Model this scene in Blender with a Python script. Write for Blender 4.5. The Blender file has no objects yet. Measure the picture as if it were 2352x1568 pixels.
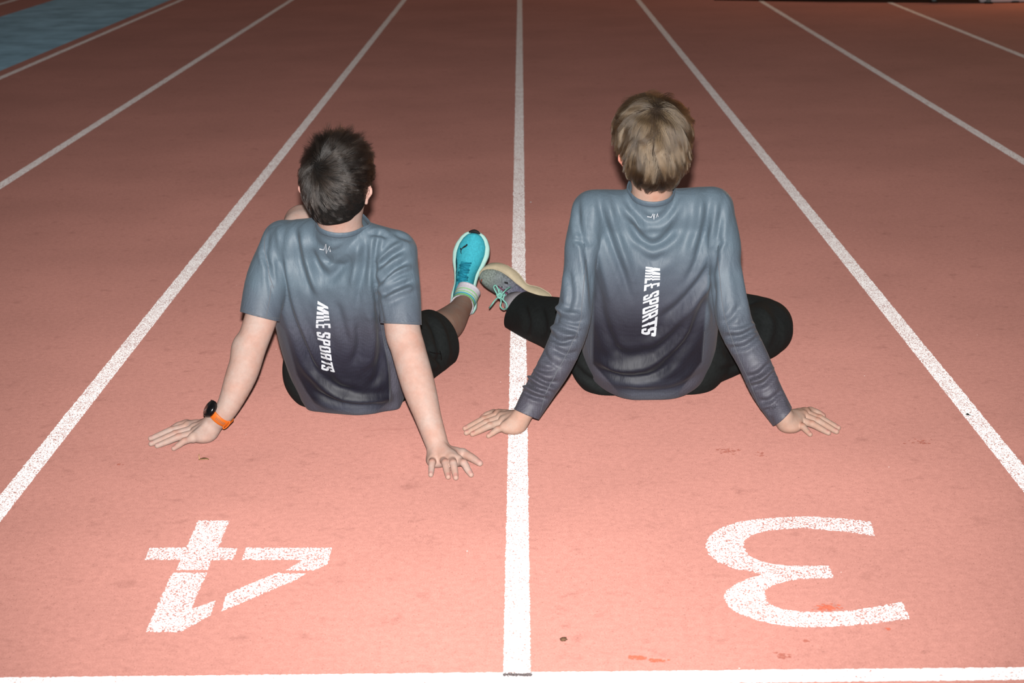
import bpy, bmesh, math, random
import numpy as np
from mathutils import Vector, Matrix
from mathutils.bvhtree import BVHTree

random.seed(7); rng = np.random.default_rng(7)
scene = bpy.context.scene
COL = scene.collection

# ------------------------------------------------------------------ camera
F = 4000.0
PITCH, YAW, ROLL, CAMH, CAMX = math.atan(1118.7/F), -0.00865, -0.015109, 1.46672, 0.02565
cp, sp, cy, sy, cr, sr = math.cos(PITCH), math.sin(PITCH), math.cos(YAW), math.sin(YAW), math.cos(ROLL), math.sin(ROLL)
FWD = np.array([sy*cp, cy*cp, -sp]); _r = np.array([cy, -sy, 0.0]); _u = np.cross(_r, FWD)
RIGHT = cr*_r + sr*_u; UP = -sr*_r + cr*_u
EYE = np.array([CAMX, 0.0, CAMH])
cam = bpy.data.cameras.new('camera'); cam.lens = 36.0*F/2352.0; cam.sensor_width = 36.0
cam.clip_end = 300; cam.dof.use_dof = True; cam.dof.focus_distance = 4.7; cam.dof.aperture_fstop = 7.5
camo = bpy.data.objects.new('camera', cam); COL.objects.link(camo)
camo.matrix_world = Matrix(((RIGHT[0], UP[0], -FWD[0], EYE[0]), (RIGHT[1], UP[1], -FWD[1], EYE[1]), (RIGHT[2], UP[2], -FWD[2], EYE[2]), (0, 0, 0, 1)))
scene.camera = camo

# ------------------------------------------------------------------ light: camera flash, weak night ambience, floodlights
scene.view_settings.view_transform = 'Standard'; scene.view_settings.look = 'None'
scene.view_settings.exposure = 0.0; scene.view_settings.gamma = 1.0; scene.view_settings.use_curve_mapping = False
world = bpy.data.worlds.new('night'); scene.world = world; world.use_nodes = True
world.node_tree.nodes['Background'].inputs['Color'].default_value = (1.0, 0.88, 0.82, 1)
world.node_tree.nodes['Background'].inputs['Strength'].default_value = 0.075
def lamp(name, kind, loc, energy, color, size):
    l = bpy.data.lights.new(name, kind); l.energy = energy; l.color = color
    l.shadow_soft_size = size
    o = bpy.data.objects.new(name, l); COL.objects.link(o); o.location = loc
    return o
fl = lamp('camera_flash', 'SPOT', EYE + UP*0.11 - RIGHT*0.006, 1610.0, (1.0, 0.985, 0.965), 0.022)
fl.data.spot_size = math.radians(62); fl.data.spot_blend = 1.0
fl.matrix_world = Matrix.Translation(fl.location) @ (camo.matrix_world.to_3x3() @ Matrix.Rotation(math.radians(3.0), 3, 'X')).to_4x4()
lamp('street_lamp', 'POINT', (6.8, 17.2, 3.0), 380.0, (1.0, 0.5, 0.2), 0.2)

# ------------------------------------------------------------------ projection helpers used while measuring the place
def ray(px, py):
    return FWD*F + RIGHT*(px-1176.0) + UP*(784.0-py)
def W(px, py, Y):
    v = ray(px, py); return EYE + v*(Y/v[1])
def Wz(px, py, z=0.0):
    v = ray(px, py); return EYE + v*((z-CAMH)/v[2])
def PX(P):
    d = np.asarray(P) - EYE; z = d@FWD
    return np.stack([1176.0 + F*(d@RIGHT)/z, 784.0 - F*(d@UP)/z], -1)
def nrm(v):
    v = np.asarray(v, float); return v/np.linalg.norm(v)

# ------------------------------------------------------------------ materials
def S(r, g, b):
    f = lambda c: ((c/255.0+0.055)/1.055)**2.4 if c > 10 else c/255.0/12.92
    return (f(r), f(g), f(b), 1.0)
def mat(name, col, rough=0.6, spec=0.3, **kw):
    m = bpy.data.materials.new(name); m.use_nodes = True
    b = m.node_tree.nodes['Principled BSDF']
    b.inputs['Base Color'].default_value = col if len(col) == 4 else (*col, 1)
    b.inputs['Roughness'].default_value = rough; b.inputs['Specular IOR Level'].default_value = spec
    for k, v in kw.items(): b.inputs[k].default_value = v
    return m, m.node_tree, b
def N(t, kind, **kw):
    n = t.nodes.new(kind)
    for k, v in kw.items():
        if hasattr(n, k): setattr(n, k, v)
        else: n.inputs[k.replace('_', ' ')].default_value = v
    return n
def noise(t, coord, scale, detail=2.0, rough=0.5):
    n = t.nodes.new('ShaderNodeTexNoise'); n.inputs['Scale'].default_value = scale
    n.inputs['Detail'].default_value = detail; n.inputs['Roughness'].default_value = rough
    t.links.new(coord, n.inputs['Vector']); return n
def ramp(t, fac, stops):
    r = t.nodes.new('ShaderNodeValToRGB'); e = r.color_ramp.elements
    while len(e) < len(stops): e.new(0.5)
    for el, (p, c) in zip(e, stops): el.position = p; el.color = c if len(c) == 4 else (*c, 1)
    t.links.new(fac, r.inputs['Fac']); return r
def mix(t, fac, a, b, mode='MIX'):
    m = t.nodes.new('ShaderNodeMix'); m.data_type = 'RGBA'; m.blend_type = mode
    for s, v in ((m.inputs[0], fac), (m.inputs[6], a), (m.inputs[7], b)):
        if hasattr(v, 'is_output'): t.links.new(v, s)
        else: s.default_value = v
    return m.outputs[2]
def bump(t, b, height, strength, dist):
    n = t.nodes.new('ShaderNodeBump'); n.inputs['Strength'].default_value = strength; n.inputs['Distance'].default_value = dist
    t.links.new(height, n.inputs['Height']); t.links.new(n.outputs['Normal'], b.inputs['Normal']); return n
def objcoord(t):
    return t.nodes.new('ShaderNodeTexCoord').outputs['Object']

def rubber_nodes(t, co):
    """colour of the worn red running track, shared by the bare track and the holes in the paint"""
    big = noise(t, co, 1.1, 4, 0.6); mid = noise(t, co, 14, 4, 0.65); fine = noise(t, co, 330, 2, 0.6)
    c = ramp(t, fine.outputs['Fac'], [(0.24, (0.32, 0.134, 0.110, 1)), (0.48, (0.405, 0.182, 0.150, 1)), (0.76, (0.465, 0.221, 0.187, 1))]).outputs['Color']
    d = ramp(t, big.outputs['Fac'], [(0.3, (0.90, 0.90, 0.90, 1)), (0.7, (1.06, 1.06, 1.06, 1))]).outputs['Color']
    c = mix(t, 1.0, c, d, 'MULTIPLY')
    e = ramp(t, mid.outputs['Fac'], [(0.27, (0.82, 0.80, 0.80, 1)), (0.42, (1, 1, 1, 1))]).outputs['Color']
    c = mix(t, 1.0, c, e, 'MULTIPLY')
    m2 = noise(t, co, 62, 3, 0.6)
    c = mix(t, 1.0, c, ramp(t, m2.outputs['Fac'], [(0.3, (0.91, 0.90, 0.90, 1)), (0.7, (1.07, 1.08, 1.08, 1))]).outputs['Color'], 'MULTIPLY')
    sp_ = noise(t, co, 190, 1, 0.5)
    c = mix(t, 1.0, c, ramp(t, sp_.outputs['Fac'], [(0.25, (0.58, 0.56, 0.54, 1)), (0.32, (1, 1, 1, 1))]).outputs['Color'], 'MULTIPLY')
    return c, fine
def rubber_mat():
    m, t, b = mat('track_rubber', (0.5, 0.15, 0.12), 0.9, 0.12)
    co = objcoord(t); c, fine = rubber_nodes(t, co)
    mp = N(t, 'ShaderNodeMapping'); mp.inputs['Scale'].default_value = (1.6, 5.5, 1); t.links.new(co, mp.inputs['Vector'])
    sc = noise(t, mp.outputs['Vector'], 1.3, 5, 0.7)
    c = mix(t, ramp(t, sc.outputs['Fac'], [(0.66, (0, 0, 0, 1)), (0.74, (0.32, 0.32, 0.32, 1))]).outputs['Color'], c, (0.24, 0.085, 0.07, 1))
    vor = t.nodes.new('ShaderNodeTexVoronoi'); vor.inputs['Scale'].default_value = 8.0; t.links.new(co, vor.inputs['Vector'])
    c = mix(t, ramp(t, vor.outputs['Distance'], [(0.010, (1, 1, 1, 1)), (0.013, (0, 0, 0, 1))]).outputs['Color'], c, (0.9, 0.85, 0.82, 1))  # sparkle of glinting grains, painted into the colour as tiny white specks
    t.links.new(c, b.inputs['Base Color']); b.inputs['Diffuse Roughness'].default_value = 1.0
    bump(t, b, fine.outputs['Fac'], 0.13, 0.001)
    return m
def paint_mat(name, wear, col=(0.93, 0.91, 0.90, 1)):
    m, t, b = mat(name, col, 0.8, 0.15)
    co = objcoord(t); c, fine = rubber_nodes(t, co)
    mp = N(t, 'ShaderNodeMapping'); mp.inputs['Scale'].default_value = (1.0, 0.9, 1); t.links.new(co, mp.inputs['Vector'])
    h = noise(t, mp.outputs['Vector'], 300, 3, 0.64)
    big = noise(t, co, 9, 3, 0.6)
    mth = N(t, 'ShaderNodeMath', operation='MULTIPLY_ADD'); t.links.new(big.outputs['Fac'], mth.inputs[0]); mth.inputs[1].default_value = 0.10; t.links.new(h.outputs['Fac'], mth.inputs[2])
    r = ramp(t, mth.outputs[0], [(wear, (0, 0, 0, 1)), (wear+0.075, (1, 1, 1, 1))])
    c = mix(t, 1.0, c, (0.86, 0.80, 0.82, 1), 'MULTIPLY')
    c = mix(t, r.outputs['Color'], c, col)
    t.links.new(c, b.inputs['Base Color']); b.inputs['Diffuse Roughness'].default_value = 1.0
    bump(t, b, h.outputs['Fac'], 0.4, 0.0015)
    return m
def simple(name, col, rough=0.6, spec=0.3, nscale=None, namp=0.15, bumpd=0.0, sheen=0.0, **kw):
    m, t, b = mat(name, col, rough, spec, **kw)
    if nscale:
        n = noise(t, objcoord(t), nscale, 3, 0.6)
        r = ramp(t, n.outputs['Fac'], [(0.3, (1-namp,)*3), (0.7, (1+namp,)*3)])
        t.links.new(mix(t, 1.0, col if len(col) == 4 else (*col, 1), r.outputs['Color'], 'MULTIPLY'), b.inputs['Base Color'])
        if bumpd: bump(t, b, n.outputs['Fac'], 0.6, bumpd)
    return m

M = {}
M['rubber'] = rubber_mat()
M['paint'] = paint_mat('line_paint', 0.475)
M['start_paint'] = paint_mat('start_line_paint', 0.44, (0.95, 0.95, 0.95, 1))
M['number_paint'] = paint_mat('number_paint', 0.522)
M['blue'] = simple('blue_track_rubber', (0.25, 0.42, 0.54), 0.9, 0.12, 3.0, 0.25, **{'Diffuse Roughness': 1.0})
M['red_far'] = M['rubber']
def skin_mat(name, base):
    m, t, b = mat(name, base, 0.62, 0.18)
    co = objcoord(t)
    n = noise(t, co, 16, 3, 0.6); n2 = noise(t, co, 260, 2, 0.5)
    c = mix(t, ramp(t, n.outputs['Fac'], [(0.35, (0, 0, 0, 1)), (0.72, (1, 1, 1, 1))]).outputs['Color'],
            base, (base[0]*1.03, base[1]*0.82, base[2]*0.75, 1))
    n3 = noise(t, co, 75, 4, 0.7)
    c = mix(t, 1.0, c, ramp(t, n3.outputs['Fac'], [(0.3, (0.93, 0.90, 0.89)), (0.7, (1.05, 1.05, 1.05))]).outputs['Color'], 'MULTIPLY')
    a = N(t, 'ShaderNodeAttribute', attribute_name='tint')
    c = mix(t, 1.0, c, a.outputs['Color'], 'MULTIPLY')
    t.links.new(c, b.inputs['Base Color'])
    b.inputs['Subsurface Weight'].default_value = 0.12; b.inputs['Subsurface Radius'].default_value = (0.012, 0.005, 0.003)
    b.inputs['Subsurface Scale'].default_value = 0.6
    bump(t, b, n2.outputs['Fac'], 0.25, 0.001)
    return m
M['skin_a'] = skin_mat('fair_skin', (0.44, 0.325, 0.282, 1))
M['skin_b'] = skin_mat('light_skin', (0.44, 0.31, 0.25, 1))
def shirt_mat(name):
    m, t, b = mat(name, (0.1, 0.13, 0.16), 0.57, 0.42)
    co = objcoord(t)
    a = N(t, 'ShaderNodeAttribute', attribute_name='dye'); h = N(t, 'ShaderNodeAttribute', attribute_name='heather')
    v = t.nodes.new('ShaderNodeTexVoronoi'); v.inputs['Scale'].default_value = 205; v.inputs['Randomness'].default_value = 0.2
    t.links.new(co, v.inputs['Vector'])
    hx = ramp(t, v.outputs['Distance'], [(0.25, (1.13, 1.13, 1.13, 1)), (0.6, (0.86, 0.86, 0.86, 1))]).outputs['Color']
    c = mix(t, 1.0, a.outputs['Color'], hx, 'MULTIPLY')
    c = mix(t, h.outputs['Fac'], a.outputs['Color'], c)
    n = noise(t, co, 420, 2, 0.6)
    c = mix(t, 1.0, c, ramp(t, n.outputs['Fac'], [(0.3, (0.90,)*3), (0.7, (1.10,)*3)]).outputs['Color'], 'MULTIPLY')
    t.links.new(c, b.inputs['Base Color'])
    b.inputs['Sheen Weight'].default_value = 0.05; b.inputs['Sheen Roughness'].default_value = 0.4
    mp = N(t, 'ShaderNodeMapping'); mp.inputs['Scale'].default_value = (22, 22, 7); t.links.new(co, mp.inputs['Vector'])
    wr = noise(t, mp.outputs['Vector'], 1.0, 3, 0.55); wr.inputs['Distortion'].default_value = 0.6
    b1 = t.nodes.new('ShaderNodeBump'); b1.inputs['Strength'].default_value = 0.42; b1.inputs['Distance'].default_value = 0.009
    t.links.new(wr.outputs['Fac'], b1.inputs['Height'])
    b2 = bump(t, b, n.outputs['Fac'], 0.10, 0.0006); t.links.new(b1.outputs['Normal'], b2.inputs['Normal'])
    return m
M['shirt'] = shirt_mat('satin_jersey')
M['print'] = simple('white_print', (0.62, 0.64, 0.68), 0.55, 0.3)
M['seam'] = simple('seam_thread', (0.105, 0.11, 0.125), 0.7, 0.2)
M['black_cloth'] = simple('black_cloth', (0.0125, 0.0145, 0.0145), 0.85, 0.2, 90, 0.2, 0.001)
M['dark_line'] = simple('dark_stitch', (0.004, 0.004, 0.004), 0.6, 0.2)
M['orange'] = simple('orange_silicone', (0.62, 0.13, 0.012), 0.45, 0.4)
M['slot'] = simple('strap_slot', (0.20, 0.13, 0.10), 0.8, 0.1)
M['watch'] = simple('watch_black', (0.004, 0.004, 0.005), 0.22, 0.5)
M['glass'] = simple('watch_glass', (0.003, 0.003, 0.004), 0.05, 0.6)
M['teal'] = simple('teal_knit', (0.050, 0.42, 0.52), 0.8, 0.2, 160, 0.16, 0.001)
M['teal_mid'] = simple('teal_tongue', (0.018, 0.27, 0.37), 0.8, 0.2, 130, 0.3, 0.002)
M['teal_dark'] = simple('teal_lace', (0.008, 0.17, 0.25), 0.8, 0.2, 200, 0.2)
M['mint'] = simple('mint_foam', (0.42, 0.66, 0.60), 0.7, 0.25, 60, 0.06)
M['cream'] = simple('cream_foam', (0.50, 0.42, 0.29), 0.75, 0.2, 60, 0.08)
M['knit'] = None
M['mint_lace'] = simple('mint_lace', (0.22, 0.50, 0.42), 0.8, 0.2, 200, 0.1)
M['black_rubber'] = simple('black_rubber', (0.012, 0.012, 0.013), 0.7, 0.3)
M['magenta'] = simple('magenta_trim', (0.18, 0.02, 0.07), 0.7, 0.2)
M['red_tab'] = simple('red_tab', (0.33, 0.05, 0.025), 0.7, 0.2)
M['sock_grey'] = simple('grey_sock', (0.30, 0.28, 0.30), 0.9, 0.1, 220, 0.12, 0.001)
M['white_far'] = simple('white_board', (0.8, 0.8, 0.85), 0.6, 0.3)
M['steel'] = simple('pale_steel', (0.40, 0.52, 0.54), 0.4, 0.5)
M['dark_ground'] = simple('dark_ground', (0.018, 0.012, 0.012), 0.95, 0.05, 4.0, 0.3)
M['leaf'] = simple('dry_leaf', (0.46, 0.28, 0.13), 0.8, 0.2, 120, 0.3)
M['crumb'] = simple('dark_crumb', (0.11, 0.06, 0.035), 0.9, 0.1, 150, 0.4)
M['white_bit'] = simple('white_bit', (0.7, 0.7, 0.7), 0.7, 0.2)
def knit_mat():
    m, t, b = mat('grey_green_knit', (0.2, 0.23, 0.22), 0.85, 0.2)
    co = objcoord(t)
    w = noise(t, co, 170, 2, 0.7)
    sep = N(t, 'ShaderNodeSeparateXYZ'); t.links.new(co, sep.inputs[0])
    c = ramp(t, sep.outputs['X'], [(0.02, (0.15, 0.085, 0.13, 1)), (0.42, (0.12, 0.12, 0.17, 1)), (0.85, (0.23, 0.27, 0.24, 1))])
    mr = N(t, 'ShaderNodeMapRange'); t.links.new(sep.outputs['X'], mr.inputs[0]); mr.inputs[1].default_value = 0.0; mr.inputs[2].default_value = 0.28
    t.links.new(mr.outputs[0], c.inputs['Fac'])
    k = mix(t, 1.0, c.outputs['Color'], ramp(t, w.outputs['Fac'], [(0.3, (0.6,)*3), (0.7, (1.35,)*3)]).outputs['Color'], 'MULTIPLY')
    t.links.new(k, b.inputs['Base Color']); bump(t, b, w.outputs['Fac'], 0.5, 0.001)
    return m
M['knit'] = knit_mat()
def stripe_sock_mat():
    m, t, b = mat('striped_sock', (0.6, 0.6, 0.62), 0.9, 0.1)
    a = N(t, 'ShaderNodeAttribute', attribute_name='dye'); n = noise(t, objcoord(t), 240, 2)
    c = mix(t, 1.0, a.outputs['Color'], ramp(t, n.outputs['Fac'], [(0.3, (0.9,)*3), (0.7, (1.1,)*3)]).outputs['Color'], 'MULTIPLY')
    t.links.new(c, b.inputs['Base Color']); return m
M['sock_stripe'] = stripe_sock_mat()
def hair_mat(name, dark, light):
    m = bpy.data.materials.new(name); m.use_nodes = True; t = m.node_tree
    t.nodes.remove(t.nodes['Principled BSDF'])
    hb = t.nodes.new('ShaderNodeBsdfHairPrincipled'); hb.parametrization = 'COLOR'
    hi = N(t, 'ShaderNodeAttribute', attribute_name='tone')
    r = ramp(t, hi.outputs['Fac'], [(0.0, dark), (1.0, light)])
    t.links.new(r.outputs['Color'], hb.inputs['Color'])
    hb.inputs['Roughness'].default_value = 0.32; hb.inputs['Radial Roughness'].default_value = 0.45
    t.links.new(hb.outputs[0], t.nodes['Material Output'].inputs['Surface']); return m
M['hair_dark'] = hair_mat('dark_brown_hair', (0.005, 0.004, 0.0036, 1), (0.033, 0.024, 0.019, 1))
M['hair_fair'] = hair_mat('light_brown_hair', (0.013, 0.008, 0.005, 1), (0.135, 0.083, 0.043, 1))
M['scalp_dark'] = simple('dark_scalp_hair', (0.006, 0.005, 0.0045), 0.8, 0.15, 150, 0.4, 0.002)
M['scalp_fair'] = simple('brown_scalp_hair', (0.022, 0.014, 0.009), 0.8, 0.15, 150, 0.4, 0.002)
M['eye'] = simple('eye_white', (0.36, 0.35, 0.34), 0.25, 0.4)
M['iris'] = simple('dark_iris', (0.03, 0.02, 0.012), 0.2, 0.5)

# ------------------------------------------------------------------ objects
def link(name, me, m=None, parent=None, label=None, cat=None, group=None, kind=None):
    o = bpy.data.objects.new(name, me); COL.objects.link(o)
    if m is not None: me.materials.append(m)
    if parent is not None: o.parent = parent
    for k, v in (('label', label), ('category', cat), ('group', group), ('kind', kind)):
        if v: o[k] = v
    return o
def mesh(name, verts, faces, smooth=True):
    me = bpy.data.meshes.new(name)
    verts = np.asarray(verts, float)
    if isinstance(faces, np.ndarray):
        nf, k = faces.shape
        me.vertices.add(len(verts)); me.vertices.foreach_set('co', verts.astype(np.float32).ravel())
        me.loops.add(nf*k); me.loops.foreach_set('vertex_index', faces.astype(np.int32).ravel())
        me.polygons.add(nf); me.polygons.foreach_set('loop_start', np.arange(nf, dtype=np.int32)*k)
        me.update(calc_edges=True)
    else:
        me.from_pydata([tuple(v) for v in verts], [], faces)
    if smooth: me.polygons.foreach_set('use_smooth', np.ones(len(me.polygons), bool))
    me.update(); return me

# ------------------------------------------------------------------ implicit bodies -> one continuous mesh
def axis(lo, hi, c, fine=()):
    out = [lo]
    while out[-1] < hi:
        x = out[-1]; s = c
        for a, b, f in fine:
            if a <= x <= b: s = min(s, f)
            elif x < a and x + s > a: s = max(f, a - x)
        out.append(x + s)
    return np.array(out, np.float32)
class Field:
    def __init__(s, xs, ys, zs):
        s.ax = (xs, ys, zs); s.V = np.full((len(xs), len(ys), len(zs)), 1.0, np.float32)
    def box(s, lo, hi):
        sl = []
        for a, l, h in zip(s.ax, lo, hi):
            i = max(0, int(np.searchsorted(a, l)) - 1); j = min(len(a), int(np.searchsorted(a, h)) + 1)
            if j - i < 1: return None, None
            sl.append(slice(i, j))
        g = (s.ax[0][sl[0]][:, None, None], s.ax[1][sl[1]][None, :, None], s.ax[2][sl[2]][None, None, :])
        return tuple(sl), g
    def put(s, sl, d, k, sub):
        v = s.V[sl]
        if sub: d = -d; h = np.maximum(k - np.abs(v - d), 0)/k; s.V[sl] = np.maximum(v, d) + h*h*k*0.25
        else: h = np.maximum(k - np.abs(v - d), 0)/k; s.V[sl] = np.minimum(v, d) - h*h*k*0.25
    def seg(s, a, b, ra, rb, k=0.012, n=None, flat=1.0, sub=False, pad=0.0):
        a = np.asarray(a, float); b = np.asarray(b, float); r = max(ra, rb) + max(k, pad) + 0.012
        sl, g = s.box(np.minimum(a, b) - r, np.maximum(a, b) + r)
        if sl is None: return
        ab = b - a; L = ab@ab + 1e-12
        q = [(g[i] - np.float32(a[i])) for i in range(3)]
        t = np.clip((q[0]*np.float32(ab[0]) + q[1]*np.float32(ab[1]) + q[2]*np.float32(ab[2]))/np.float32(L), 0, 1)
        w = [q[i] - t*np.float32(ab[i]) for i in range(3)]
        d2 = w[0]**2 + w[1]**2 + w[2]**2
        if n is not None:
            n = nrm(n); e = w[0]*np.float32(n[0]) + w[1]*np.float32(n[1]) + w[2]*np.float32(n[2])
            d2 = d2 + e*e*np.float32(1.0/flat**2 - 1.0)
        d = np.sqrt(d2) - (np.float32(ra) + t*np.float32(rb - ra))
        if n is not None: d = d*np.float32(0.5 + 0.5*flat)
        s.put(sl, d, np.float32(k), sub)
    def chain(s, pts, rads, k=0.012, n=None, flat=1.0):
        """one limb: a smooth run of round cones, blended into the rest once"""
        q = np.c_[np.asarray(pts, float), np.asarray(rads, float)]
        if len(q) > 2: q = curve_pts(q, 5*(len(q)-1)+1)
        lo = (q[:, :3] - q[:, 3:]).min(0) - k - 0.012; hi = (q[:, :3] + q[:, 3:]).max(0) + k + 0.012
        sl, g = s.box(lo, hi)
        if sl is None: return
        D = np.full(s.V[sl].shape, 1.0, np.float32); full, s.V = s.V, D; ax = s.ax
        s.ax = tuple(a[x] for a, x in zip(ax, sl))
        for i in range(len(q)-1): s.seg(q[i, :3], q[i+1, :3], q[i, 3], q[i+1, 3], 0.0003, pad=k)
        D, s.V, s.ax = s.V, full, ax
        s.put(sl, D, np.float32(k), False)
    def ell(s, c, rad, R=np.eye(3), k=0.012, sub=False):
        c = np.asarray(c, float); r = max(rad) + k + 0.012
        sl, g = s.box(c - r, c + r)
        if sl is None: return
        q = [g[i] - np.float32(c[i]) for i in range(3)]
        k0 = 0; k1 = 0
        for j in range(3):
            e = q[0]*np.float32(R[0, j]) + q[1]*np.float32(R[1, j]) + q[2]*np.float32(R[2, j])
            k0 = k0 + (e/np.float32(rad[j]))**2; k1 = k1 + (e/np.float32(rad[j]**2))**2
        k0 = np.sqrt(k0); k1 = np.sqrt(k1) + 1e-6
        s.put(sl, k0*(k0 - 1)/k1, np.float32(k), sub)
    def floor(s, z):
        s.V = np.maximum(s.V, (np.float32(z) - s.ax[2])[None, None, :])
    def sample(s, P):
        ij = []
        for d in range(3):
            a = s.ax[d]; i = np.clip(np.searchsorted(a, P[:, d]) - 1, 0, len(a)-2); ij.append((i, np.clip((P[:, d]-a[i])/(a[i+1]-a[i]), 0, 1)))
        v = 0
        for x in (0, 1):
            for y in (0, 1):
                for z in (0, 1):
                    w = 1
                    for (i, f), o in zip(ij, (x, y, z)): w = w*(f if o else 1-f)
                    v = v + w*s.V[ij[0][0]+x, ij[1][0]+y, ij[2][0]+z]
        return v
    def clear(s, P, Q, gap, it=4):
        for _ in range(it):
            d = gap - s.sample(P); n = vnormals(P, Q); mv = np.clip(d, 0, 0.012)
            P = P + n*mv[:, None]
        return P
    def mesh(s, smooth=1):
        V = s.V; I = V < 0
        A = I[:-1] | I[1:]; A = A[:, :-1] | A[:, 1:]; A = A[:, :, :-1] | A[:, :, 1:]
        B = I[:-1] & I[1:]; B = B[:, :-1] & B[:, 1:]; B = B[:, :, :-1] & B[:, :, 1:]
        act = A & ~B; idx = np.argwhere(act); cs = act.shape
        lin = np.ravel_multi_index(idx.T, cs)
        cor = [(x, y, z) for x in (0, 1) for y in (0, 1) for z in (0, 1)]
        cv = {c: V[idx[:, 0]+c[0], idx[:, 1]+c[1], idx[:, 2]+c[2]] for c in cor}
        acc = np.zeros((len(idx), 3)); cnt = np.zeros(len(idx))
        for a in cor:
            for ax in range(3):
                if a[ax]: continue
                b = list(a); b[ax] = 1; va = cv[a]; vb = cv[tuple(b)]
                m = (va < 0) != (vb < 0); t = np.where(m, va/np.where(m, va - vb, 1), 0)
                p = np.tile(np.array(a, float), (len(idx), 1)); p[:, ax] = t
                acc += p*m[:, None]; cnt += m
        f = acc/cnt[:, None]
        P = np.empty_like(f)
        for ax in range(3):
            a = s.ax[ax]; lo = a[idx[:, ax]]; hi = a[idx[:, ax]+1]; P[:, ax] = lo + f[:, ax]*(hi - lo)
        quads = []
        for ax in range(3):
            sl0 = [slice(None)]*3; sl1 = [slice(None)]*3
            sl0[ax] = slice(0, -1); sl1[ax] = slice(1, None)
            for o in range(3):
                if o != ax: sl0[o] = slice(1, -1); sl1[o] = slice(1, -1)
            i0 = I[tuple(sl0)]; i1 = I[tuple(sl1)]
            e = np.argwhere(i0 != i1)
            if not len(e): continue
            ins = i0[tuple(e.T)]
            for o in range(3):
                if o != ax: e[:, o] += 1
            o1, o2 = [(1, 2), (2, 0), (0, 1)][ax]
            q = []
            for da, db in ((-1, -1), (0, -1), (0, 0), (-1, 0)):
                c = e.copy(); c[:, o1] += da; c[:, o2] += db
                q.append(np.searchsorted(lin, np.ravel_multi_index(c.T, cs)))
            q = np.stack(q, 1); q[~ins] = q[~ins][:, ::-1]
            quads.append(q)
        Q = np.concatenate(quads)
        for _ in range(smooth): P = lap(P, Q, 0.5)
        return P, Q
def lap(P, Q, w):
    acc = np.zeros_like(P); c = np.zeros(len(P))
    for i in range(4):
        for j in ((i+1) % 4, (i+3) % 4):
            np.add.at(acc, Q[:, i], P[Q[:, j]]) if False else None
    n = len(P)
    for i in range(4):
        j = (i+1) % 4
        for d in range(3):
            acc[:, d] += np.bincount(Q[:, i], P[Q[:, j], d], n) + np.bincount(Q[:, j], P[Q[:, i], d], n)
        c += np.bincount(Q[:, i], minlength=n) + np.bincount(Q[:, j], minlength=n)
    return P*(1-w) + w*acc/np.maximum(c, 1)[:, None]
def vnormals(P, Q):
    fn = np.cross(P[Q[:, 2]] - P[Q[:, 0]], P[Q[:, 3]] - P[Q[:, 1]])
    n = np.zeros_like(P)
    for i in range(4):
        for d in range(3): n[:, d] += np.bincount(Q[:, i], fn[:, d], len(P))
    return n/np.maximum(np.linalg.norm(n, axis=1), 1e-12)[:, None]
def polydist(xy, poly):
    """distance of many points to a polyline and the position along it (0..1)"""
    poly = np.asarray(poly, float); best = np.full(len(xy), 1e9); along = np.zeros(len(xy))
    L = np.r_[0, np.cumsum(np.linalg.norm(np.diff(poly, axis=0), axis=1))]
    for i in range(len(poly)-1):
        a, b = poly[i], poly[i+1]; ab = b - a
        t = np.clip(((xy - a)@ab)/(ab@ab), 0, 1)
        d = np.linalg.norm(xy - a - t[:, None]*ab, axis=1)
        m = d < best; best[m] = d[m]; along[m] = (L[i] + t[m]*(L[i+1]-L[i]))/L[-1]
    return best, along
def curve_pts(pts, n):
    """Catmull-Rom resampling"""
    p = np.asarray(pts, float); p = np.vstack([2*p[0]-p[1], p, 2*p[-1]-p[-2]])
    out = []
    m = len(p) - 3
    for s in np.linspace(0, m, n):
        i = min(int(s), m-1); t = s - i; a, b, c, d = p[i:i+4]
        out.append(0.5*((2*b) + (c-a)*t + (2*a-5*b+4*c-d)*t*t + (3*b-a-3*c+d)*t**3))
    return np.array(out)
def folds(P, Q, fl):
    """press creases and raise ridges in the cloth; lines are given where they run over the back of the garment"""
    n = vnormals(P, Q); px = PX(P); tocam = EYE - P; tocam /= np.linalg.norm(tocam, axis=1)[:, None]
    f = np.clip((n*tocam).sum(1)*3.0, 0, 1)
    disp = np.zeros(len(P))
    for poly, w, amp in fl:
        poly = curve_pts(poly, 14)
        lo = poly.min(0) - 4*w; hi = poly.max(0) + 4*w
        m = np.where((px > lo).all(1) & (px < hi).all(1) & (f > 0))[0]
        if not len(m): continue
        w = w*1.0; amp = amp*1.5
        d, al = polydist(px[m], poly)
        taper = np.clip(np.minimum(al, 1-al)*5 + 0.15, 0, 1)
        g = np.exp(-(d/w)**2) - 0.45*np.exp(-((d - 2.0*w)/(1.1*w))**2)
        disp[m] += amp*g*taper
    return P + n*(disp*f)[:, None]
def col_attr(me, name, rgb):
    a = me.color_attributes.new(name, 'FLOAT_COLOR', 'POINT')
    a.data.foreach_set('color', np.concatenate([rgb, np.ones((len(rgb), 1))], 1).astype(np.float32).ravel())
def f_attr(me, name, v):
    a = me.attributes.new(name, 'FLOAT', 'POINT'); a.data.foreach_set('value', v.astype(np.float32))
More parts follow.
